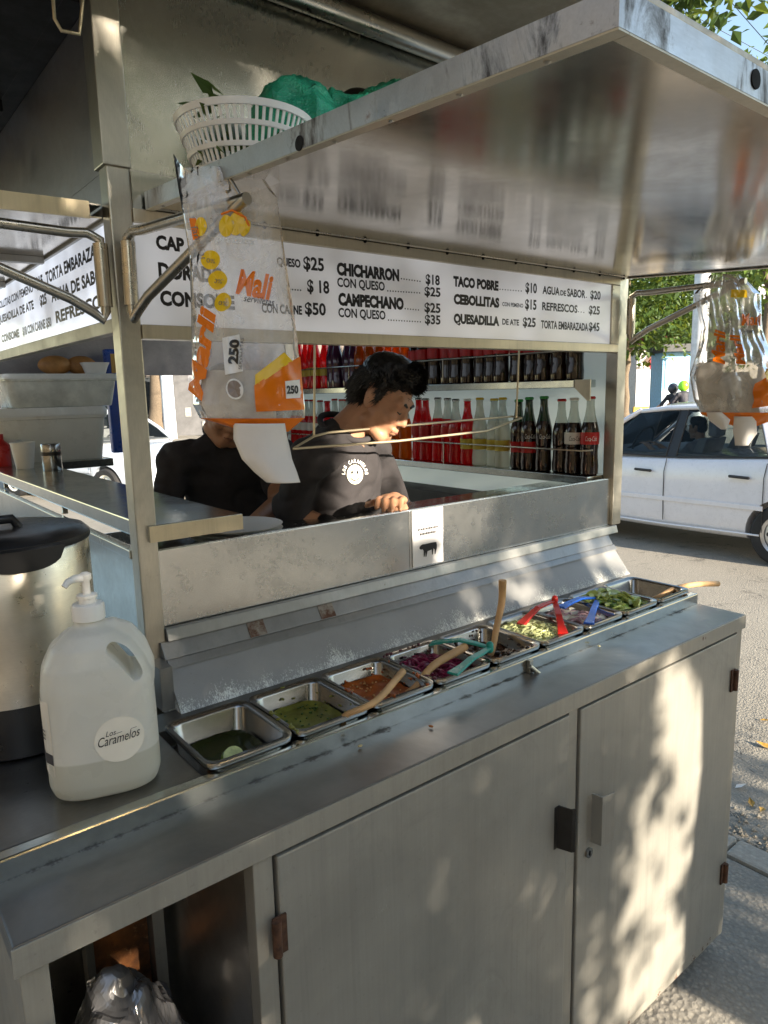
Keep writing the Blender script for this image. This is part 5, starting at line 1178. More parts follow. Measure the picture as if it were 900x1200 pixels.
# the cook at the hatch, head bent over his work
N2 = dep(400, 505, 1.88); f2 = Vector((.36, -.82, -.58)); tF = Vector((.42, -.90, 0))
r2 = tF.normalized().cross(Vector((0, 0, 1)))
cook, cshirt = person('young man in black T-shirt with smiley print looking down at the hatch', dep(449, 466, 1.86), f2, (.25, -.30, 1), N2, N2+Vector((.05, .12, -.56)),
    (N2+r2*.165+Vector((0, 0, -.068)), N2-r2*.165+Vector((0, 0, -.068))), (dep(339, 604, 1.84), N2-r2*.24+Vector((.04, -.05, -.30))), (dep(392, 622, 1.80), dep(462, 588, 1.84)), ((.98, .86, .0), (1.20, .90, .0)), torso_f=tF, gloves=(0,), voxel=.0065, sleeve=.80, build=.92, hs=.86)
N1 = dep(266, 510, 2.14); t1 = Vector((-.10, -.99, 0)); r1_ = t1.normalized().cross(Vector((0, 0, 1)))
cook2, _ = person('person in plain black T-shirt behind the left napkin bag, head hidden', N1+Vector((-.055, -.115, .088)), (-.16, -.85, -.45), (0, -.4, 1), N1, N1+Vector((.03, .10, -.56)),
    (N1+r1_*.165+Vector((0, 0, -.068)), N1-r1_*.165+Vector((0, 0, -.068))), (N1+r1_*.25+Vector((0, -.06, -.30)), dep(328, 592, 2.0)), (dep(240, 640, 1.75), dep(300, 614, 1.80)), ((.72, 1.25, 0), (.95, 1.25, 0)), torso_f=t1, skin=SKIN2, voxel=.0075, sleeve=.62, build=.92, hs=.86)
# prints on the shirt, laid on the cloth
from mathutils.bvhtree import BVHTree
bv = BVHTree.FromPolygons([v.co.copy() for v in cshirt.data.vertices], [tuple(p.vertices) for p in cshirt.data.polygons]); coff = wl(cook)
def oncloth(px, py, e=.003):
    d = ray(px, py).normalized(); hit = bv.ray_cast(CAM-coff, d)
    return (hit[0]+coff-d*e) if hit[0] is not None else dep(px, py, 1.78)
def cloth_disc(px, py, rx, ry, mat, nm, e, n=30):
    m = MB(); vs = [oncloth(px, py, e)]+[oncloth(px+rx*f_*math.cos(2*math.pi*k/n), py+ry*f_*math.sin(2*math.pi*k/n), e) for f_ in (.5, 1) for k in range(n)]
    m.add(vs, [(0, 1+k, 1+(k+1) % n) for k in range(n)]+[(1+k, 1+n+k, 1+n+(k+1) % n, 1+(k+1) % n) for k in range(n)]); return part(nm, m, mat, cshirt)
EX, EY = 416, 556
cloth_disc(EX, EY, 9.5, 11.5, M('shirt print cream', (.78, .76, .62), .7), 'smiley_print', .003)
for s_ in (-1, 1): cloth_disc(EX+s_*3.2, EY-2.5, 1.1, 1.9, K['ink'], 'smiley_eye', .005, 12)
m = MB(); m.tube([oncloth(EX+5.5*math.sin(a), EY+1+6*math.cos(a), .0045) for a in [x*.22 for x in range(-5, 6)]], .0012, 6); part('smiley_mouth', m, K['ink'], cshirt)
def ringtext(s, a0, a1, r_, h_, flip=False):
    m = MB()
    for k, ch in enumerate(s):
        if ch == ' ': continue
        a = rad(a0+(a1-a0)*k/max(1, len(s)-1)); vs, fs = fit_text(ch, 3.0, h_, .03); c, sn = math.cos(a), math.sin(a)
        pts = []
        for x, y in vs:
            x -= 1.5; rr = (r_+y) if not flip else (r_+h_-y); xx = x
            pts.append(oncloth(EX+(rr*sn+xx*c)*.86, EY-(rr*c-xx*sn), .004) if not flip else oncloth(EX+(rr*sn-xx*c*-1*-1)*.86, EY-(rr*c+xx*sn), .004))
        m.add(pts, fs)
    part('ring_lettering', m, K['whitep'], cshirt)
ringtext('LOS CARAMELOS', -85, 85, 13.5, 4.5); pass
# ------------------------------------------------------------------ cars
K['tyre'] = M('tyre rubber', (.018, .018, .019), .8, var=.2); K['rim'] = M('wheel trim', (.55, .55, .56), .35, .8)
K['glass'] = pane_mat('car glass'); K['trim'] = M('black trim', (.015, .015, .016), .5); K['seat'] = M('grey seat cloth', (.26, .26, .27), .9); K['cabin'] = M('cabin lining', (.22, .22, .23), .8)
K['tail'] = M('tail lamp red', (.45, .01, .01), .2); K['headl'] = M('head lamp glass', (.6, .62, .62), .1)
def paint(name, col):
    m = M(name, col, .3, 0, var=.03); bs = m.node_tree.nodes['Principled BSDF']; bs.inputs['Coat Weight'].default_value = 1; bs.inputs['Coat Roughness'].default_value = .04; return m
def make_car(name, lab, pm, loc, rz, wheel_white=False):
    t = thing(name, lab, 'car', loc); t.rotation_euler.z = rz
    ST = [(-2.12, .62, .40, .78), (-2.08, .74, .30, .94), (-1.90, .80, .25, 1.01), (-1.6, .835, .21, 1.035), (-1.2, .85, .19, 1.01), (-.5, .855, .18, .965), (.3, .855, .18, .935), (.95, .848, .19, .925), (1.35, .835, .21, .885), (1.75, .80, .23, .80), (2.02, .72, .25, .69), (2.14, .60, .30, .58), (2.17, .45, .36, .50)]
    m = MB(); rings = []
    for x, hw, zb, zt in ST:
        half = [(.0, zb), (hw*.86, zb), (hw*.95, zb+.05), (hw*.985, zb+.14), (hw, zb+(zt-zb)*.42), (hw*.995, zb+(zt-zb)*.60), (hw*.985, zb+(zt-zb)*.80), (hw*.955, zt-.035), (hw*.90, zt), (0, zt+.025)]
        rings.append([Vector((x, y, z)) for y, z in half]+[Vector((x, -y, z)) for y, z in half[-2:0:-1]])
    loft(m, rings, True, True)
    me = m.mesh('b', weld=True); ob = bpy.data.objects.new('tb', me); TC.objects.link(ob)
    cm = MB()
    for x in (1.30, -1.18):
        for s_ in (-1, 1): cm.tube([(x, s_*.60, .29), (x, s_*1.0, .29)], .335, 32)
    co = bpy.data.objects.new('tc', cm.mesh('c', weld=True)); TC.objects.link(co)
    sd_ = ob.modifiers.new('s', 'SUBSURF'); sd_.levels = 2; sd_.subdivision_type = 'CATMULL_CLARK'
    bo = ob.modifiers.new('b', 'BOOLEAN'); bo.operation = 'DIFFERENCE'; bo.object = co; bo.solver = 'FAST'
    bme = bpy.data.meshes.new_from_object(ev(ob)); bme.name = 'body'
    for p in bme.polygons: p.use_smooth = True
    try: bme.set_sharp_from_angle(angle=rad(35))
    except Exception: pass
    bpy.data.objects.remove(ob); bpy.data.objects.remove(co); link('body', bme, t, pm)
    def lp(nm, mb, mt, par=t, bevel=0, smooth=None): return link(nm, mb.mesh(nm, Vector(), bevel, 2, smooth, weld=bool(smooth)), par, mt)
    # roof and pillars
    m = MB(); R = []
    for x, hw, z in ((.42, .55, 1.425), (.20, .575, 1.472), (-.3, .585, 1.495), (-.8, .575, 1.475), (-1.08, .55, 1.42)):
        R.append([Vector((x, y*hw, z-.055*abs(y)**3)) for y in (-1, -.8, -.4, 0, .4, .8, 1)])
    vs = sum(R, []); fs = [(i*7+k, i*7+k+1, (i+1)*7+k+1, (i+1)*7+k) for i in range(4) for k in range(6)]
    m.add(vs, fs); ro = lp('roof', m, pm, smooth=60); so2 = ro.modifiers.new('t', 'SOLIDIFY'); so2.thickness = .04
    for s_ in (-1, 1):
        m = MB(); m.tube([(1.08, s_*.76, .925), (.80, s_*.71, 1.14), (.42, s_*.57, 1.40)], [.032, .030, .028], 10); lp('pillar', m, pm, smooth=60)
        m = MB(); m.tube([(.42, s_*.57, 1.385), (.1, s_*.59, 1.42), (-.4, s_*.597, 1.435), (-.85, s_*.585, 1.41), (-1.06, s_*.565, 1.375)], .026, 10); lp('roof_rail', m, pm, smooth=60)
        m = MB(); m.hexa([(-.01, s_*.792, .94), (-.10, s_*.792, .94), (-.10, s_*.772, .94), (-.01, s_*.772, .94)], [(-.04, s_*.598, 1.41), (-.12, s_*.598, 1.41), (-.12, s_*.578, 1.41), (-.04, s_*.578, 1.41)]); lp('pillar', m, K['trim'])
        m = MB(); m.hexa([(-1.00, s_*.80, .98), (-1.66, s_*.78, 1.01), (-1.66, s_*.75, 1.01), (-1.00, s_*.77, .98)], [(-.80, s_*.598, 1.41), (-1.10, s_*.565, 1.38), (-1.10, s_*.54, 1.38), (-.80, s_*.57, 1.41)]); lp('pillar', m, pm, bevel=.01)
        for q in ([(.98, .775, .945), (.0, .790, .945), (-.035, .596, 1.405), (.42, .580, 1.385)], [(-.11, .790, .945), (-.99, .785, .985), (-.80, .592, 1.40), (-.125, .596, 1.405)]):
            m = MB(); m.add([(x, s_*y, z) for x, y, z in q]+[(x, s_*(y-.006), z) for x, y, z in q], [(0, 1, 2, 3), (7, 6, 5, 4), (0, 4, 5, 1), (1, 5, 6, 2), (2, 6, 7, 3), (3, 7, 4, 0)]); w = lp('side_window', m, K['glass'])
            m = MB(); m.tube([(x, s_*(y+.002), z) for x, y, z in q], .010, 6, closed=True); lp('window_seal', m, K['trim'], w)
        for x in (-.03, .98, -1.0):
            m = MB(); m.tube([(x, s_*.851, .30), (x+.005, s_*.8585, .55), (x+.01, s_*.852, .80), (x, s_*.82, .935)], .004, 6); lp('door_seam', m, K['trim'])
        m = MB(); m.tube([(.99, s_*.848, .27), (.0, s_*.853, .26), (-.98, s_*.846, .27)], .010, 8); lp('sill_strip', m, pm)
        m = MB(); m.box(-1.0, .97, min(s_*.853, s_*.864), max(s_*.853, s_*.864), .50, .545); lp('side_moulding', m, pm, bevel=.004)
        for x in (.12, -.86): m = MB(); m.cap((x, s_*.868, .795), (x+.17, s_*.868, .800), .014, .014); lp('door_handle', m, K['trim'], smooth=60)
        m = MB(); m.ell((.88, s_*.93, .98), (.06, .09, .065), None, 14, 10); lp('mirror', m, pm, smooth=60)
        m = MB(); m.ell((-2.02, s_*.70, .84), (.10, .10, .10), None, 14, 10); lp('tail_light', m, K['tail'], smooth=60)
        m = MB(); m.ell((1.96, s_*.62, .66), (.16, .13, .075), None, 14, 10); lp('headlight', m, K['headl'], smooth=60)
        m = MB(); m.box(-.15, .45, s_*.62 if s_ < 0 else .14, -.14 if s_ < 0 else .62, .5, .62); m.hexa([(-.15, s_*.15, .6), (-.15, s_*.6, .6), (.02, s_*.6, .6), (.02, s_*.15, .6)], [(-.32, s_*.17, 1.12), (-.32, s_*.58, 1.12), (-.22, s_*.58, 1.12), (-.22, s_*.17, 1.12)]); sq = lp('seat', m, K['seat'], bevel=.02)
        m = MB(); m.box(-.35, -.26, min(s_*.26, s_*.48), max(s_*.26, s_*.48), 1.13, 1.30); lp('headrest', m, K['seat'], sq, bevel=.03)
    m = MB(); m.add([(1.06, -.74, .945), (1.06, .74, .945), (.44, .55, 1.41), (.44, -.55, 1.41)], [(0, 1, 2, 3)]); lp('windscreen', m, K['glass'])
    m = MB(); m.add([(-1.68, -.74, 1.03), (-1.68, .74, 1.03), (-1.10, .53, 1.39), (-1.10, -.53, 1.39)], [(3, 2, 1, 0)]); lp('rear_window', m, K['glass'])
    m = MB(); m.box(.62, 1.04, -.74, .74, .90, .965); lp('dashboard', m, K['cabin'], bevel=.03)
    m = MB(); m.box(-1.62, .62, -.76, .76, .90, .972); lp('cabin_floor', m, K['cabin'])
    m = MB(); m.box(-1.30, -.95, -.60, .60, .95, 1.14); lp('seat', m, K['seat'], bevel=.05)
    m = MB(); c = Vector((.52, .36, 1.05)); m.tube([c+Vector((-.07*math.sin(a*.2618), .175*math.cos(a*.2618), .16*math.sin(a*.2618))) for a in range(24)], .013, 8, closed=True); m.tube([c+Vector((0, -.17, 0)), c, c+Vector((0, .17, 0))], .012, 8); m.tube([c, c+Vector((.2, 0, -.1))], .02, 8); lp('steering_wheel', m, K['trim'], smooth=60)
    for x in (1.30, -1.18):
        for s_ in (-1, 1):
            w = bpy.data.objects.new('wheel', None); C.objects.link(w); w.parent = t; w.location = (x, s_*.76, .29); w.rotation_euler = (rad(90)*(-s_), 0, 0)
            m = MB(); m.lathe([(.19, -.085), (.265, -.09), (.29, -.07), (.293, 0), (.29, .07), (.265, .09), (.195, .088), (.19, .07)], n=36, capb=True, capt=False); lp('tyre', m, K['tyre'], w, smooth=40)
            m = MB(); m.lathe([(.192, .086), (.18, .078), (.165, .070)], n=36, capb=False, capt=False); m.lathe([(.166, .060), (.05, .082), (.001, .085)], n=36, capb=False, capt=False)
            lp('rim', m, K['rim'] if not wheel_white else M('white wheel trim', (.75, .73, .65), .4), w, smooth=40)
            for k in range(7):
                a = 2*math.pi*k/7; e = Vector((math.cos(a), math.sin(a), 0)); m = MB(); m.ell(e*.125+Vector((0, 0, .069)), (.020, .020, .006), None, 10, 6); lp('rim_slot', m, K['trim'], w)
    return t
car = make_car('white_sedan', 'white four-door sedan driving past on the road at right', paint('white car paint', (.72, .71, .75)), (7.38, 2.98, RZ), rad(90))
make_car('silver_sedan', 'silver sedan parked beyond the side shelf, one wheel showing', paint('silver blue paint', (.50, .56, .64)), (3.63, 11.91, RZ-.005), rad(-70), True)
make_car('dark_sedan', 'dark blue sedan far behind the stand, seen beside the left post', paint('dark blue paint', (.03, .05, .10)), (7.4, 26.0, RZ-.015), rad(190))
# driver of the white car
def seat_pt(x, y, z): return Vector((7.38-y, 2.98+x, RZ+z))
person('driver of the white car, dark hair and grey shirt, seen through the side window', seat_pt(-.10, .37, 1.21), (0.0, 1, -.05), (0, 0, 1), seat_pt(-.15, .37, 1.06), seat_pt(-.05, .37, .60),
       (seat_pt(-.13, .20, 1.02), seat_pt(-.13, .54, 1.02)), (seat_pt(.10, .16, .80), seat_pt(.10, .58, .80)), (seat_pt(.38, .26, 1.0), seat_pt(.38, .46, 1.0)), (seat_pt(.80, .30, .22), seat_pt(.80, .44, .22)), shirt=M('grey shirt', (.30, .30, .32), .9), voxel=.012, torso_f=(0, 1, 0), seated=(seat_pt(.42, .28, .62), seat_pt(.42, .46, .62)))

# ------------------------------------------------------------------ trees
BARK = M('bark', (.13, .10, .07), .95, var=.4, scale=10, stretch=(6, 6, 1.2), bump=.9, bscale=25)
LEAF = [leaf_mat('leaf green', (.02, .055, .012), (.07, .13, .025)), leaf_mat('leaf bright', (.05, .11, .015), (.14, .20, .035)), leaf_mat('leaf dark', (.012, .035, .012), (.04, .08, .02))]
def tree(name, lab, base, trunk_h, r, crown_c, crown_r, nclump, per, leaf, seed, lm=0, group='street trees', keep=None, extra=(), lean=(0, 0)):
    rg = random.Random(seed); base = Vector(base); t = thing(name, lab, 'tree', base, group)
    cc = Vector(crown_c); top = Vector((base.x+lean[0], base.y+lean[1], base.z+trunk_h))
    m = MB(); pts = [base.lerp(top, k/6)+Vector((rg.uniform(-.3, .3)*r, rg.uniform(-.3, .3)*r, 0))*(k > 0) for k in range(7)]
    m.tube(pts, [r*(1.35 if k == 0 else 1.0-.06*k) for k in range(7)], 14); part('trunk', m, BARK, t, smooth=60)
    cl = []
    for i in range(nclump):
        while True:
            q = Vector((rg.uniform(-1, 1), rg.uniform(-1, 1), rg.uniform(-1, 1)))
            if .25 < q.length < 1: break
        cl.append(cc+Vector((q.x*crown_r[0], q.y*crown_r[1], q.z*crown_r[2])))
    cl += [Vector(e) for e in extra]
    for c in (cl[:7] if not extra else cl[:7]+[Vector(extra[0])]):
        if keep and any(.95 < (p_-SUN*(p_.y/SUN.y)).x < 1.70 and -.3 < (p_-SUN*(p_.y/SUN.y)).z < 1.95 for p_ in [top.lerp(c, k_/8) for k_ in range(9)]) and c not in cl[nclump:]: continue
        mid = top.lerp(c, .5)+Vector((rg.uniform(-.1, .1), rg.uniform(-.1, .1), .12*crown_r[2])); m = MB(); m.tube([top-Vector((0, 0, .15)), top.lerp(mid, .5), mid, c], [r*.55, r*.42, r*.28, r*.10], 8); part('limb', m, BARK, t, smooth=60)
    vs = []; fs = []; off = base
    for ci, c in enumerate(cl):
        sg = .16*sum(crown_r)/3+.10 if ci < nclump else .16
        for k in range(per):
            p = c+Vector((rg.gauss(0, sg), rg.gauss(0, sg), rg.gauss(0, sg*.75)))
            if keep and not keep(p, rg): continue
            d = Vector((rg.uniform(-1, 1), rg.uniform(-1, 1), rg.uniform(-1.1, .4))).normalized(); n_ = Vector((rg.uniform(-.8, .8), rg.uniform(-.8, .8), 1)).normalized(); s_ = d.cross(n_)
            if s_.length < .05: continue
            s_.normalize(); L = leaf*rg.uniform(.7, 1.3); w = L*.30; n2 = s_.cross(d); o = len(vs)
            vs += [p-off, p+d*L*.4+s_*w+n2*L*.07-off, p+d*L-off-n2*L*.08, p+d*L*.4-s_*w+n2*L*.07-off]; fs += [(o, o+1, o+2), (o, o+2, o+3)]
    me = bpy.data.meshes.new('crown'); me.from_pydata([tuple(v) for v in vs], [], fs); link('crown', me, t, LEAF[lm]); return t
# dapple: gaps in the near crowns let the sun through onto these places of the stand (x, z on the front plane)
def lit(x, z):
    n_ = .9*noise.noise(Vector((x*11, z*7, 1.3)))+.9*noise.noise(Vector((x*21, z*15, 4.1)))
    if 1.06 < x < 1.60 and -.3 < z < 1.02: return n_ > (.26-.86*max(0, 1-abs(x-1.43)/.25))
    if 1.15 < x < 1.98 and 1.02 <= z < 1.38: return n_ > -.02
    if .98 < x < 1.40 and 1.38 <= z < 1.90: return n_ > -.75
    if -.2 < x < .34 and -.3 < z < 1.05: return n_ > .18
    if 1.70 < x < 2.3 and 1.38 <= z < 2.4: return n_ > -.1
    return n_ > .98
def keep(p, rg):
    t_ = -p.y/SUN.y; q = p-SUN*(p.y/SUN.y)      # where the sun ray through the leaf meets the front plane
    if not (-.7 < q.x < 2.45 and -.5 < q.z < 3.2): return rg.random() < .75
    return not lit(q.x, q.z)
tree('kerb_tree', 'slim tree at the kerb beside the stand whose leafy bough hangs into view', (2.10, -3.35, 0), 2.5, .125, (2.25, -3.4, 4.3), (1.6, 1.6, 1.5), 42, 150, .075, 11, 0, keep=keep,
     extra=[dep(800, -15, 3.4), dep(780, -8, 3.5), dep(830, -20, 3.6), dep(770, -30, 3.4), dep(815, 0, 3.5)])
tree('kerb_tree', 'broad shady tree at the kerb, farther down the pavement', (2.02, -6.9, 0), 2.2, .17, (1.95, -6.2, 3.3), (2.1, 1.5, 2.2), 160, 240, .085, 12, 0, keep=keep)
tree('kerb_tree', 'dense shade tree nearest the building front', (-.5, -7.2, 0), 2.2, .16, (.1, -6.4, 3.3), (2.0, 1.5, 2.3), 170, 240, .085, 13, 0, keep=keep)
# background trees
for k, (px, d, h, rx, lab, lm_, sd_) in enumerate(((733, 34, 9.5, 2.6, 'green tree left of the blue kiosk, nearest the post', 0, 31), (785, 38, 11.0, 3.4, 'tall green tree above the blue kiosk', 0, 32), (835, 44, 9.0, 3.4, 'green tree behind the lamp pole', 0, 33), (905, 40, 8.5, 3.0, 'dark green tree at the right picture edge', 2, 34), (893, 26, 14.0, 2.6, 'tall pale green tree against the sky at top right', 1, 35), (715, 46, 8.0, 3.0, 'distant tree hidden behind the right post', 2, 36), (768, 52, 9.0, 4.0, 'dark tree filling the gap behind the tall green tree', 2, 37), (860, 54, 9.5, 4.0, 'farthest dark tree behind the right napkin bag', 2, 38))):
    b = dep(px, 470, d); b.z = RZ
    tree('street_tree', lab, b, h*.35, .20, (b.x, b.y, h*.66), (rx, rx, h*.36), 60, 75, .34, sd_, lm_, group='trees across the road')
for k, (px, d, h, rx, lab, sd_) in enumerate(((185, 31, 8, 2.2, 'old tree with dark trunk behind the stand', 41), (300, 36, 9, 3., 'tree far behind the two cooks', 42), (60, 38, 9, 3.2, 'tree far behind the plastic tubs', 43))):
    b = dep(px, 470, d); b.z = RZ
    tree('street_tree', lab, b, h*.45, .42, (b.x, b.y, h*.74), (rx, rx, h*.28), 50, 70, .34, sd_, 2, group='trees behind the stand')
# ------------------------------------------------------------------ buildings and street furniture
def facade(name, lab, origin, ang, W_, H__, D_, wall, cols, rows, shop=None, cat='building'):
    """box building: local x along the front, windows are framed openings with panes set back"""
    t = thing(name, lab, cat, origin); t.rotation_euler.z = ang
    def lp(nm, mb, mt, par=t, bevel=0): return link(nm, mb.mesh(nm, Vector(), bevel, 1), par, mt)
    ww, wh = W_/cols*.5, H__/rows*.5
    m = MB(); xs = [0]; 
    for c in range(cols): x = (c+.5)*W_/cols; xs += [x-ww/2, x+ww/2]
    xs.append(W_); zs = [0]
    for r_ in range(rows): z = (r_+.5)*H__/rows; zs += [z-wh/2, z+wh/2]
    zs.append(H__)
    for i in range(len(xs)-1):
        for j in range(len(zs)-1):
            if i % 2 and j % 2: continue
            m.box(xs[i], xs[i+1], 0, .25, zs[j], zs[j+1])
    lp('wall', m, wall)
    m = MB(); m.box(0, W_, .26, D_, 0, H__-.01); lp('core', m, wall)
    m = MB(); m.box(-.1, W_+.1, -.15, D_+.1, H__+.003, H__+.25); lp('parapet', m, wall)
    fr_ = None
    for c in range(cols):
        for r_ in range(rows):
            x0, z0 = xs[1+2*c], zs[1+2*r_]
            m = MB(); m.box(x0+.003, x0+.06, .10, .16, z0+.003, z0+wh-.003); m.box(x0+ww-.06, x0+ww-.003, .10, .16, z0+.003, z0+wh-.003); m.box(x0+.061, x0+ww-.061, .10, .16, z0+.003, z0+.06); m.box(x0+.061, x0+ww-.061, .10, .16, z0+wh-.06, z0+wh-.003); m.box(x0+ww/2-.025, x0+ww/2+.025, .10, .16, z0+.061, z0+wh-.061)
            w = lp('window', m, K['trim']); m = MB(); m.box(x0+.061, x0+ww-.061, .17, .18, z0+.061, z0+wh-.061); lp('pane', m, GLZ, w)
            m = MB(); m.box(x0-.05, x0+ww+.05, -.06, -.003, z0-.08, z0-.003); lp('sill', m, K['kerb'], w)
    return t
GLZ = M('dark window glass', (.03, .035, .04), .06, var=.3)
def wall_mat(n, c): return M(n, c, .9, var=.22, scale=2.5, bump=.3, bscale=60)
# behind the camera: the house front the pavement runs along, and houses down the street
facade('house', 'ochre two-storey house along the pavement behind the photographer', (-5.5, -11.5, 0), rad(90), 17, 6.5, 6, wall_mat('ochre plaster', (.46, .34, .20)), 6, 2)
facade('house', 'terracotta house closing the street behind the photographer', (4.0, -23, 0), rad(180), 16, 5, 6, wall_mat('terracotta plaster', (.42, .22, .14)), 6, 2)
facade('house', 'cream house down the pavement behind the trees', (30, -28, 0), rad(180), 22, 8, 6, wall_mat('cream plaster', (.55, .49, .38)), 6, 3)
# across the road and far behind
b = dep(880, 470, 52); facade('house', 'pale house beyond the trees across the road', (b.x-2, b.y+16, RZ), rad(-68), 30, 5.5, 8, wall_mat('pale plaster', (.50, .47, .42)), 9, 2)
b = dep(270, 470, 44); facade('house', 'grey brown house front far behind the stand', (-6, 34, RZ), rad(-8), 44, 7.0, 8, wall_mat('grey brown plaster', (.14, .12, .11)), 13, 2)
# pale panel and poster wall behind the second cook
b = dep(197, 470, 28); m = MB(); m.tube([(b.x, b.y, RZ), (b.x, b.y, 3.2), (b.x, b.y, 6.0)], [.26, .24, .2], 14); solo('concrete_pole', m, M('pale blue pole paint', (.52, .58, .64), .7), 'pale blue grey post between the dark tree trunk and the poster wall', 'pole', (b.x, b.y, RZ), smooth=40)
b = dep(205, 470, 30); t = thing('poster_wall', 'low wall covered in torn grey posters behind the second cook', 'wall', (b.x, b.y, RZ)); dr = Vector((_r.x, _r.y, 0)).normalized()
m = MB(); q0 = Vector((b.x, b.y, RZ)); q1 = q0+dr*5; nb_ = Vector((_f.x, _f.y, 0)).normalized()*.2; m.hexa([q0, q1, q1+nb_, q0+nb_], [p+Vector((0, 0, 3.4)) for p in (q0, q1, q1+nb_, q0+nb_)]); part('wall', m, wall_mat('grey wall', (.12, .12, .125)), t)
rg = random.Random(8)
for k in range(26):
    u0 = rg.uniform(0, 4.6); z0 = rg.uniform(.2, 2.8); w_ = rg.uniform(.25, .5); h_ = rg.uniform(.3, .6); p = q0+dr*u0-nb_.normalized()*(.006+.003*k); m = MB(); hz = Vector((0, 0, z0)); th = nb_.normalized()*.0025
    m.hexa([p+hz, p+hz+dr*w_, p+hz+dr*w_+th, p+hz+th], [q+Vector((0, 0, h_)) for q in (p+hz, p+hz+dr*w_, p+hz+dr*w_+th, p+hz+th)]); part('poster', m, M('poster paper', rg.choice([(.22, .22, .24), (.05, .05, .055), (.14, .15, .17), (.30, .30, .29)]), .8, var=.4, scale=6), t)
# lamp pole and kiosks
b = dep(816, 470, 17); b.z = RZ; t = thing('lamp_pole', 'thick pale street pole standing between the trees and the right bag', 'pole', b)
m = MB(); m.lathe([(.24, 0), (.24, .25), (.19, .3), (.18, 3.5), (.15, 8.5)], b, 20); part('shaft', m, M('galvanised pole', (.55, .57, .60), .5, .3), t, smooth=40)
m = MB(); m.lathe([(.30, -.01), (.30, .02), (.24, .04)], b, 20); part('base_plate', m, K['trim'], t)
b = dep(793, 470, 36); b.z = RZ; t = thing('blue_kiosk', 'blue and white street kiosk with dark canopy across the road', 'kiosk', b)
def kbox(nm, x0, x1, d0, d1, z0, z1, mt, bevel=0):
    F_ = Vector((_f.x, _f.y, 0)).normalized(); m = MB(); q = [b+dr*x0+F_*d0, b+dr*x1+F_*d0, b+dr*x1+F_*d1, b+dr*x0+F_*d1]; m.hexa([p+Vector((0, 0, z0)) for p in q], [p+Vector((0, 0, z1)) for p in q]); return part(nm, m, mt, t, bevel=bevel)
kbox('walls', -.8, .75, 0, 1.6, .1, 3.3, M('kiosk blue', (.20, .46, .72), .4)); kbox('lower_panel', -.8, .75, -.03, -.002, .1, 1.4, M('kiosk pale', (.62, .74, .82), .4)); kbox('canopy', -1.0, .95, -.5, 1.8, 3.31, 3.7, M('canopy dark', (.04, .045, .05), .6), .03); kbox('shutter', -.65, .55, -.03, -.002, 1.5, 3.0, M('shutter blue', (.36, .62, .85), .35))
b = dep(756, 470, 40); b.z = RZ; t = thing('ticket_booth', 'white booth with magenta awning and small red lit sign', 'kiosk', b)
kbox('walls', -.55, 1.0, 0, 1.6, .1, 4.0, M('booth white', (.66, .66, .68), .5)); kbox('awning', -.9, 1.3, -.9, 1.7, 4.01, 4.4, M('magenta awning', (.40, .04, .12), .6), .05); kbox('plinth', -.7, 1.1, -.2, -.003, .0, .5, M('yellow plinth', (.60, .40, .05), .6))
led = nodes('red lamp sign'); led[2].inputs['Base Color'].default_value = (.4, .01, .01, 1); led[2].inputs['Emission Color'].default_value = (1, .02, .02, 1); led[2].inputs['Emission Strength'].default_value = 2.0
kbox('lit_sign', .25, .60, -.10, -.004, 2.6, 3.2, led[0], .03)
b = dep(893, 470, 30); b.z = RZ; t = thing('street_sign', 'white street sign board high at the right picture edge', 'sign', b)
kbox('board', -.45, 1.4, 0, .06, 5.0, 5.7, M('sign white', (.70, .72, .75), .4)); kbox('post', .6, .7, .07, .15, 0, 5.6, K['rim'])
vs, fs = fit_text('E', .22, .34, .04); m = MB(); F_ = Vector((_f.x, _f.y, 0)).normalized(); m.add([b+dr*(-.05+x)-F_*.006+Vector((0, 0, 5.2+y)) for x, y in vs], fs); part('lettering', m, K['ink'], t)
# motorbike with two riders
b = dep(785, 500, 19.5); b.z = RZ; bl = b.copy(); hd = Vector((.35, .94, 0)).normalized(); sd2 = hd.cross(Vector((0, 0, 1)))
t = thing('motorbike', 'dark motorbike carrying two helmeted riders far down the road', 'motorbike', b)
def bp(f_, s_, z): return bl+hd*f_+sd2*s_+Vector((0, 0, z))
for f_ in (.65, -.65):
    m = MB(); m.tube([bp(f_+.25*math.cos(a*.3142), 0, .30+.25*math.sin(a*.3142)) for a in range(20)], .05, 8, closed=True); w = part('wheel', m, K['tyre'], t, smooth=60)
    m = MB(); m.tube([bp(f_, -.03, .3), bp(f_, .03, .3)], .22, 16); part('disc', m, K['rim'], w)
m = MB(); m.ell(bp(.15, 0, .78), (.16, .16, .14)); m.cap(bp(.1, 0, .55), bp(-.2, 0, .55), .17, .17); m.cap(bp(.0, 0, .80), bp(-.75, 0, .86), .10, .11); m.cap(bp(.45, 0, .95), bp(.65, 0, .32), .04, .04); m.cap(bp(-.2, 0, .5), bp(-.65, 0, .3), .05, .05); part('frame', m, M('dark bike paint', (.03, .03, .035), .3), t, smooth=60)
m = MB(); m.tube([bp(.38, -.35, 1.02), bp(.45, -.1, 1.0), bp(.45, .1, 1.0), bp(.38, .35, 1.02)], .015, 8); part('handlebar', m, K['trim'], t, smooth=60)
m = MB(); m.ell(bp(-.88, 0, .78), (.05, .07, .05)); part('tail_light', m, K['tail'], t, smooth=60)
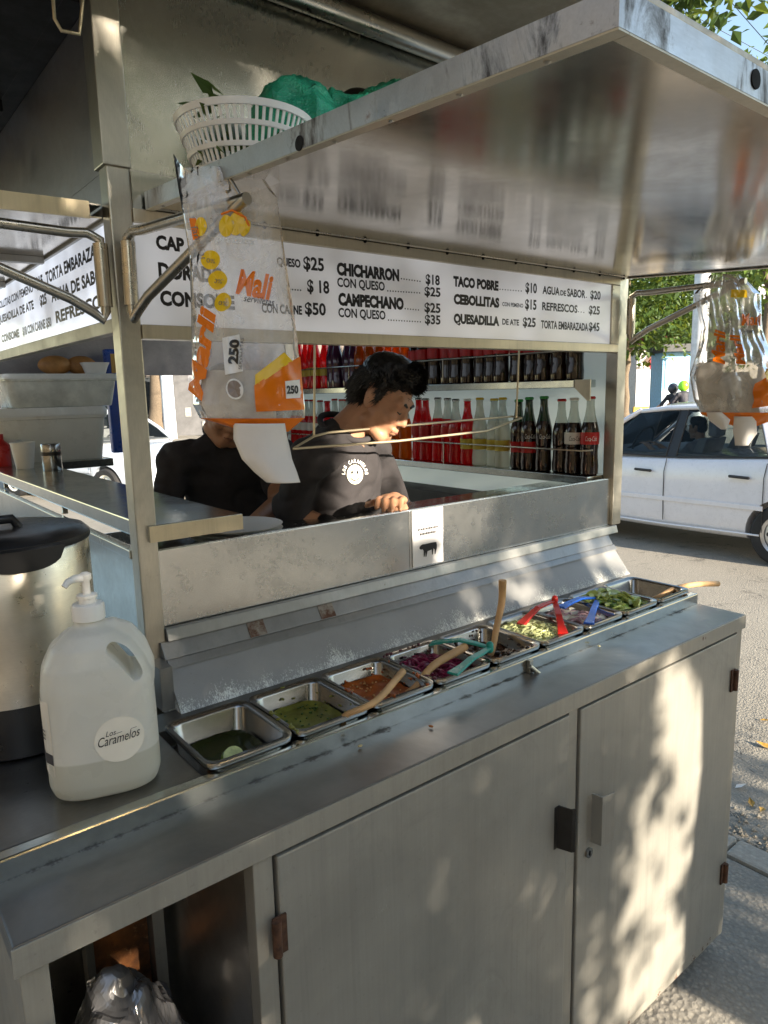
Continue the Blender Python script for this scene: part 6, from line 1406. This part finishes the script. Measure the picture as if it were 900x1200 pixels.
for k, (f_, lab, hc, jc) in enumerate(((-.10, 'rider in front on the motorbike, black jacket and dark helmet', (.03, .035, .05), (.02, .022, .03)), (-.50, 'pillion rider on the motorbike, dark jacket and lime green helmet', (.25, .75, .04), (.025, .025, .035)))):
    nk = bp(f_+.02, 0, 1.42+.06*k)
    t2, _s = person(lab, nk+Vector((0, 0, .13))+hd*.03, hd, (0, 0, 1), nk, bp(f_-.06, 0, .95), (nk+sd2*.18-Vector((0, 0, .06)), nk-sd2*.18-Vector((0, 0, .06))), (nk+sd2*.28+hd*.12-Vector((0, 0, .28)), nk-sd2*.28+hd*.12-Vector((0, 0, .28))), (nk+sd2*.24+hd*.36-Vector((0, 0, .36)), nk-sd2*.24+hd*.36-Vector((0, 0, .36))), (bp(f_+.1, .22, .28), bp(f_+.1, -.22, .28)), shirt=M('jacket', jc, .7), voxel=.022, hair=False, torso_f=hd, sleeve=1.0, seated=(bp(f_+.32, .24, .72), bp(f_+.32, -.24, .72)))
    m = MB(); m.ell(nk+Vector((0, 0, .15))+hd*.02, (.14, .14, .15)); part('helmet', m, M('helmet', hc, .2), t2, smooth=60)
# overhead cables
CB = M('cable black', (.012, .012, .013), .6)
for k, (a, b_, r_, lab) in enumerate((((840, -40, 24), (960, 90, 20), .012, 'upper overhead cable crossing the sky at top right'), ((700, -70, 30), (960, 72, 30), .012, 'thin overhead cable in the middle of the sky patch'), ((760, 30, 16), (1000, 200, 30), .016, 'lower slack overhead cable just above the awning edge'))):
    p, q = dep(*a), dep(*b_); d = q-p; p = p-d*1.5; q = q+d*1.5; L_ = (q-p).length; m = MB(); m.tube([p.lerp(q, i/14)-Vector((0, 0, L_*.02*(1-(2*i/14-1)**2))) for i in range(15)], r_, 6); solo('overhead_cable', m, CB, lab, 'cable', p)
# fallen leaves on the road
rg = random.Random(17)
LF = M('dry leaf', (.42, .24, .04), .7, var=.4, scale=60)
WH = {0: 'large yellow leaf on the asphalt near the right picture edge', 1: 'pale curled leaf on the asphalt beside the cupboard', 2: 'small dry leaf on the gravel side of the road', 3: 'brown leaf lying farthest out on the asphalt', 4: 'thin pale leaf nearest the kerb stones'}
for k, (px, py) in enumerate(((895, 874), (868, 922), (880, 941), (897, 845), (893, 950))):
    c = onZ(px, py, RZ+.006); d = Vector((rg.uniform(-1, 1), rg.uniform(-1, 1), 0)).normalized(); s_ = Vector((-d.y, d.x, 0)); L = .055*(1.5 if k == 0 else 1); m = MB()
    ps = [c-d*L*.5, c-d*L*.15+s_*L*.24+Vector((0, 0, .006)), c+d*L*.5+Vector((0, 0, .010)), c-d*L*.15-s_*L*.24+Vector((0, 0, .008)), c+Vector((0, 0, .002))]
    m.add(ps, [(0, 4, 1), (1, 4, 2), (2, 4, 3), (3, 4, 0)]); o = solo('fallen_leaf', m, LF if k != 1 else K['napkin'], WH[k], 'leaf', c, 'leaves fallen on the road')
bpy.data.scenes.remove(TS)
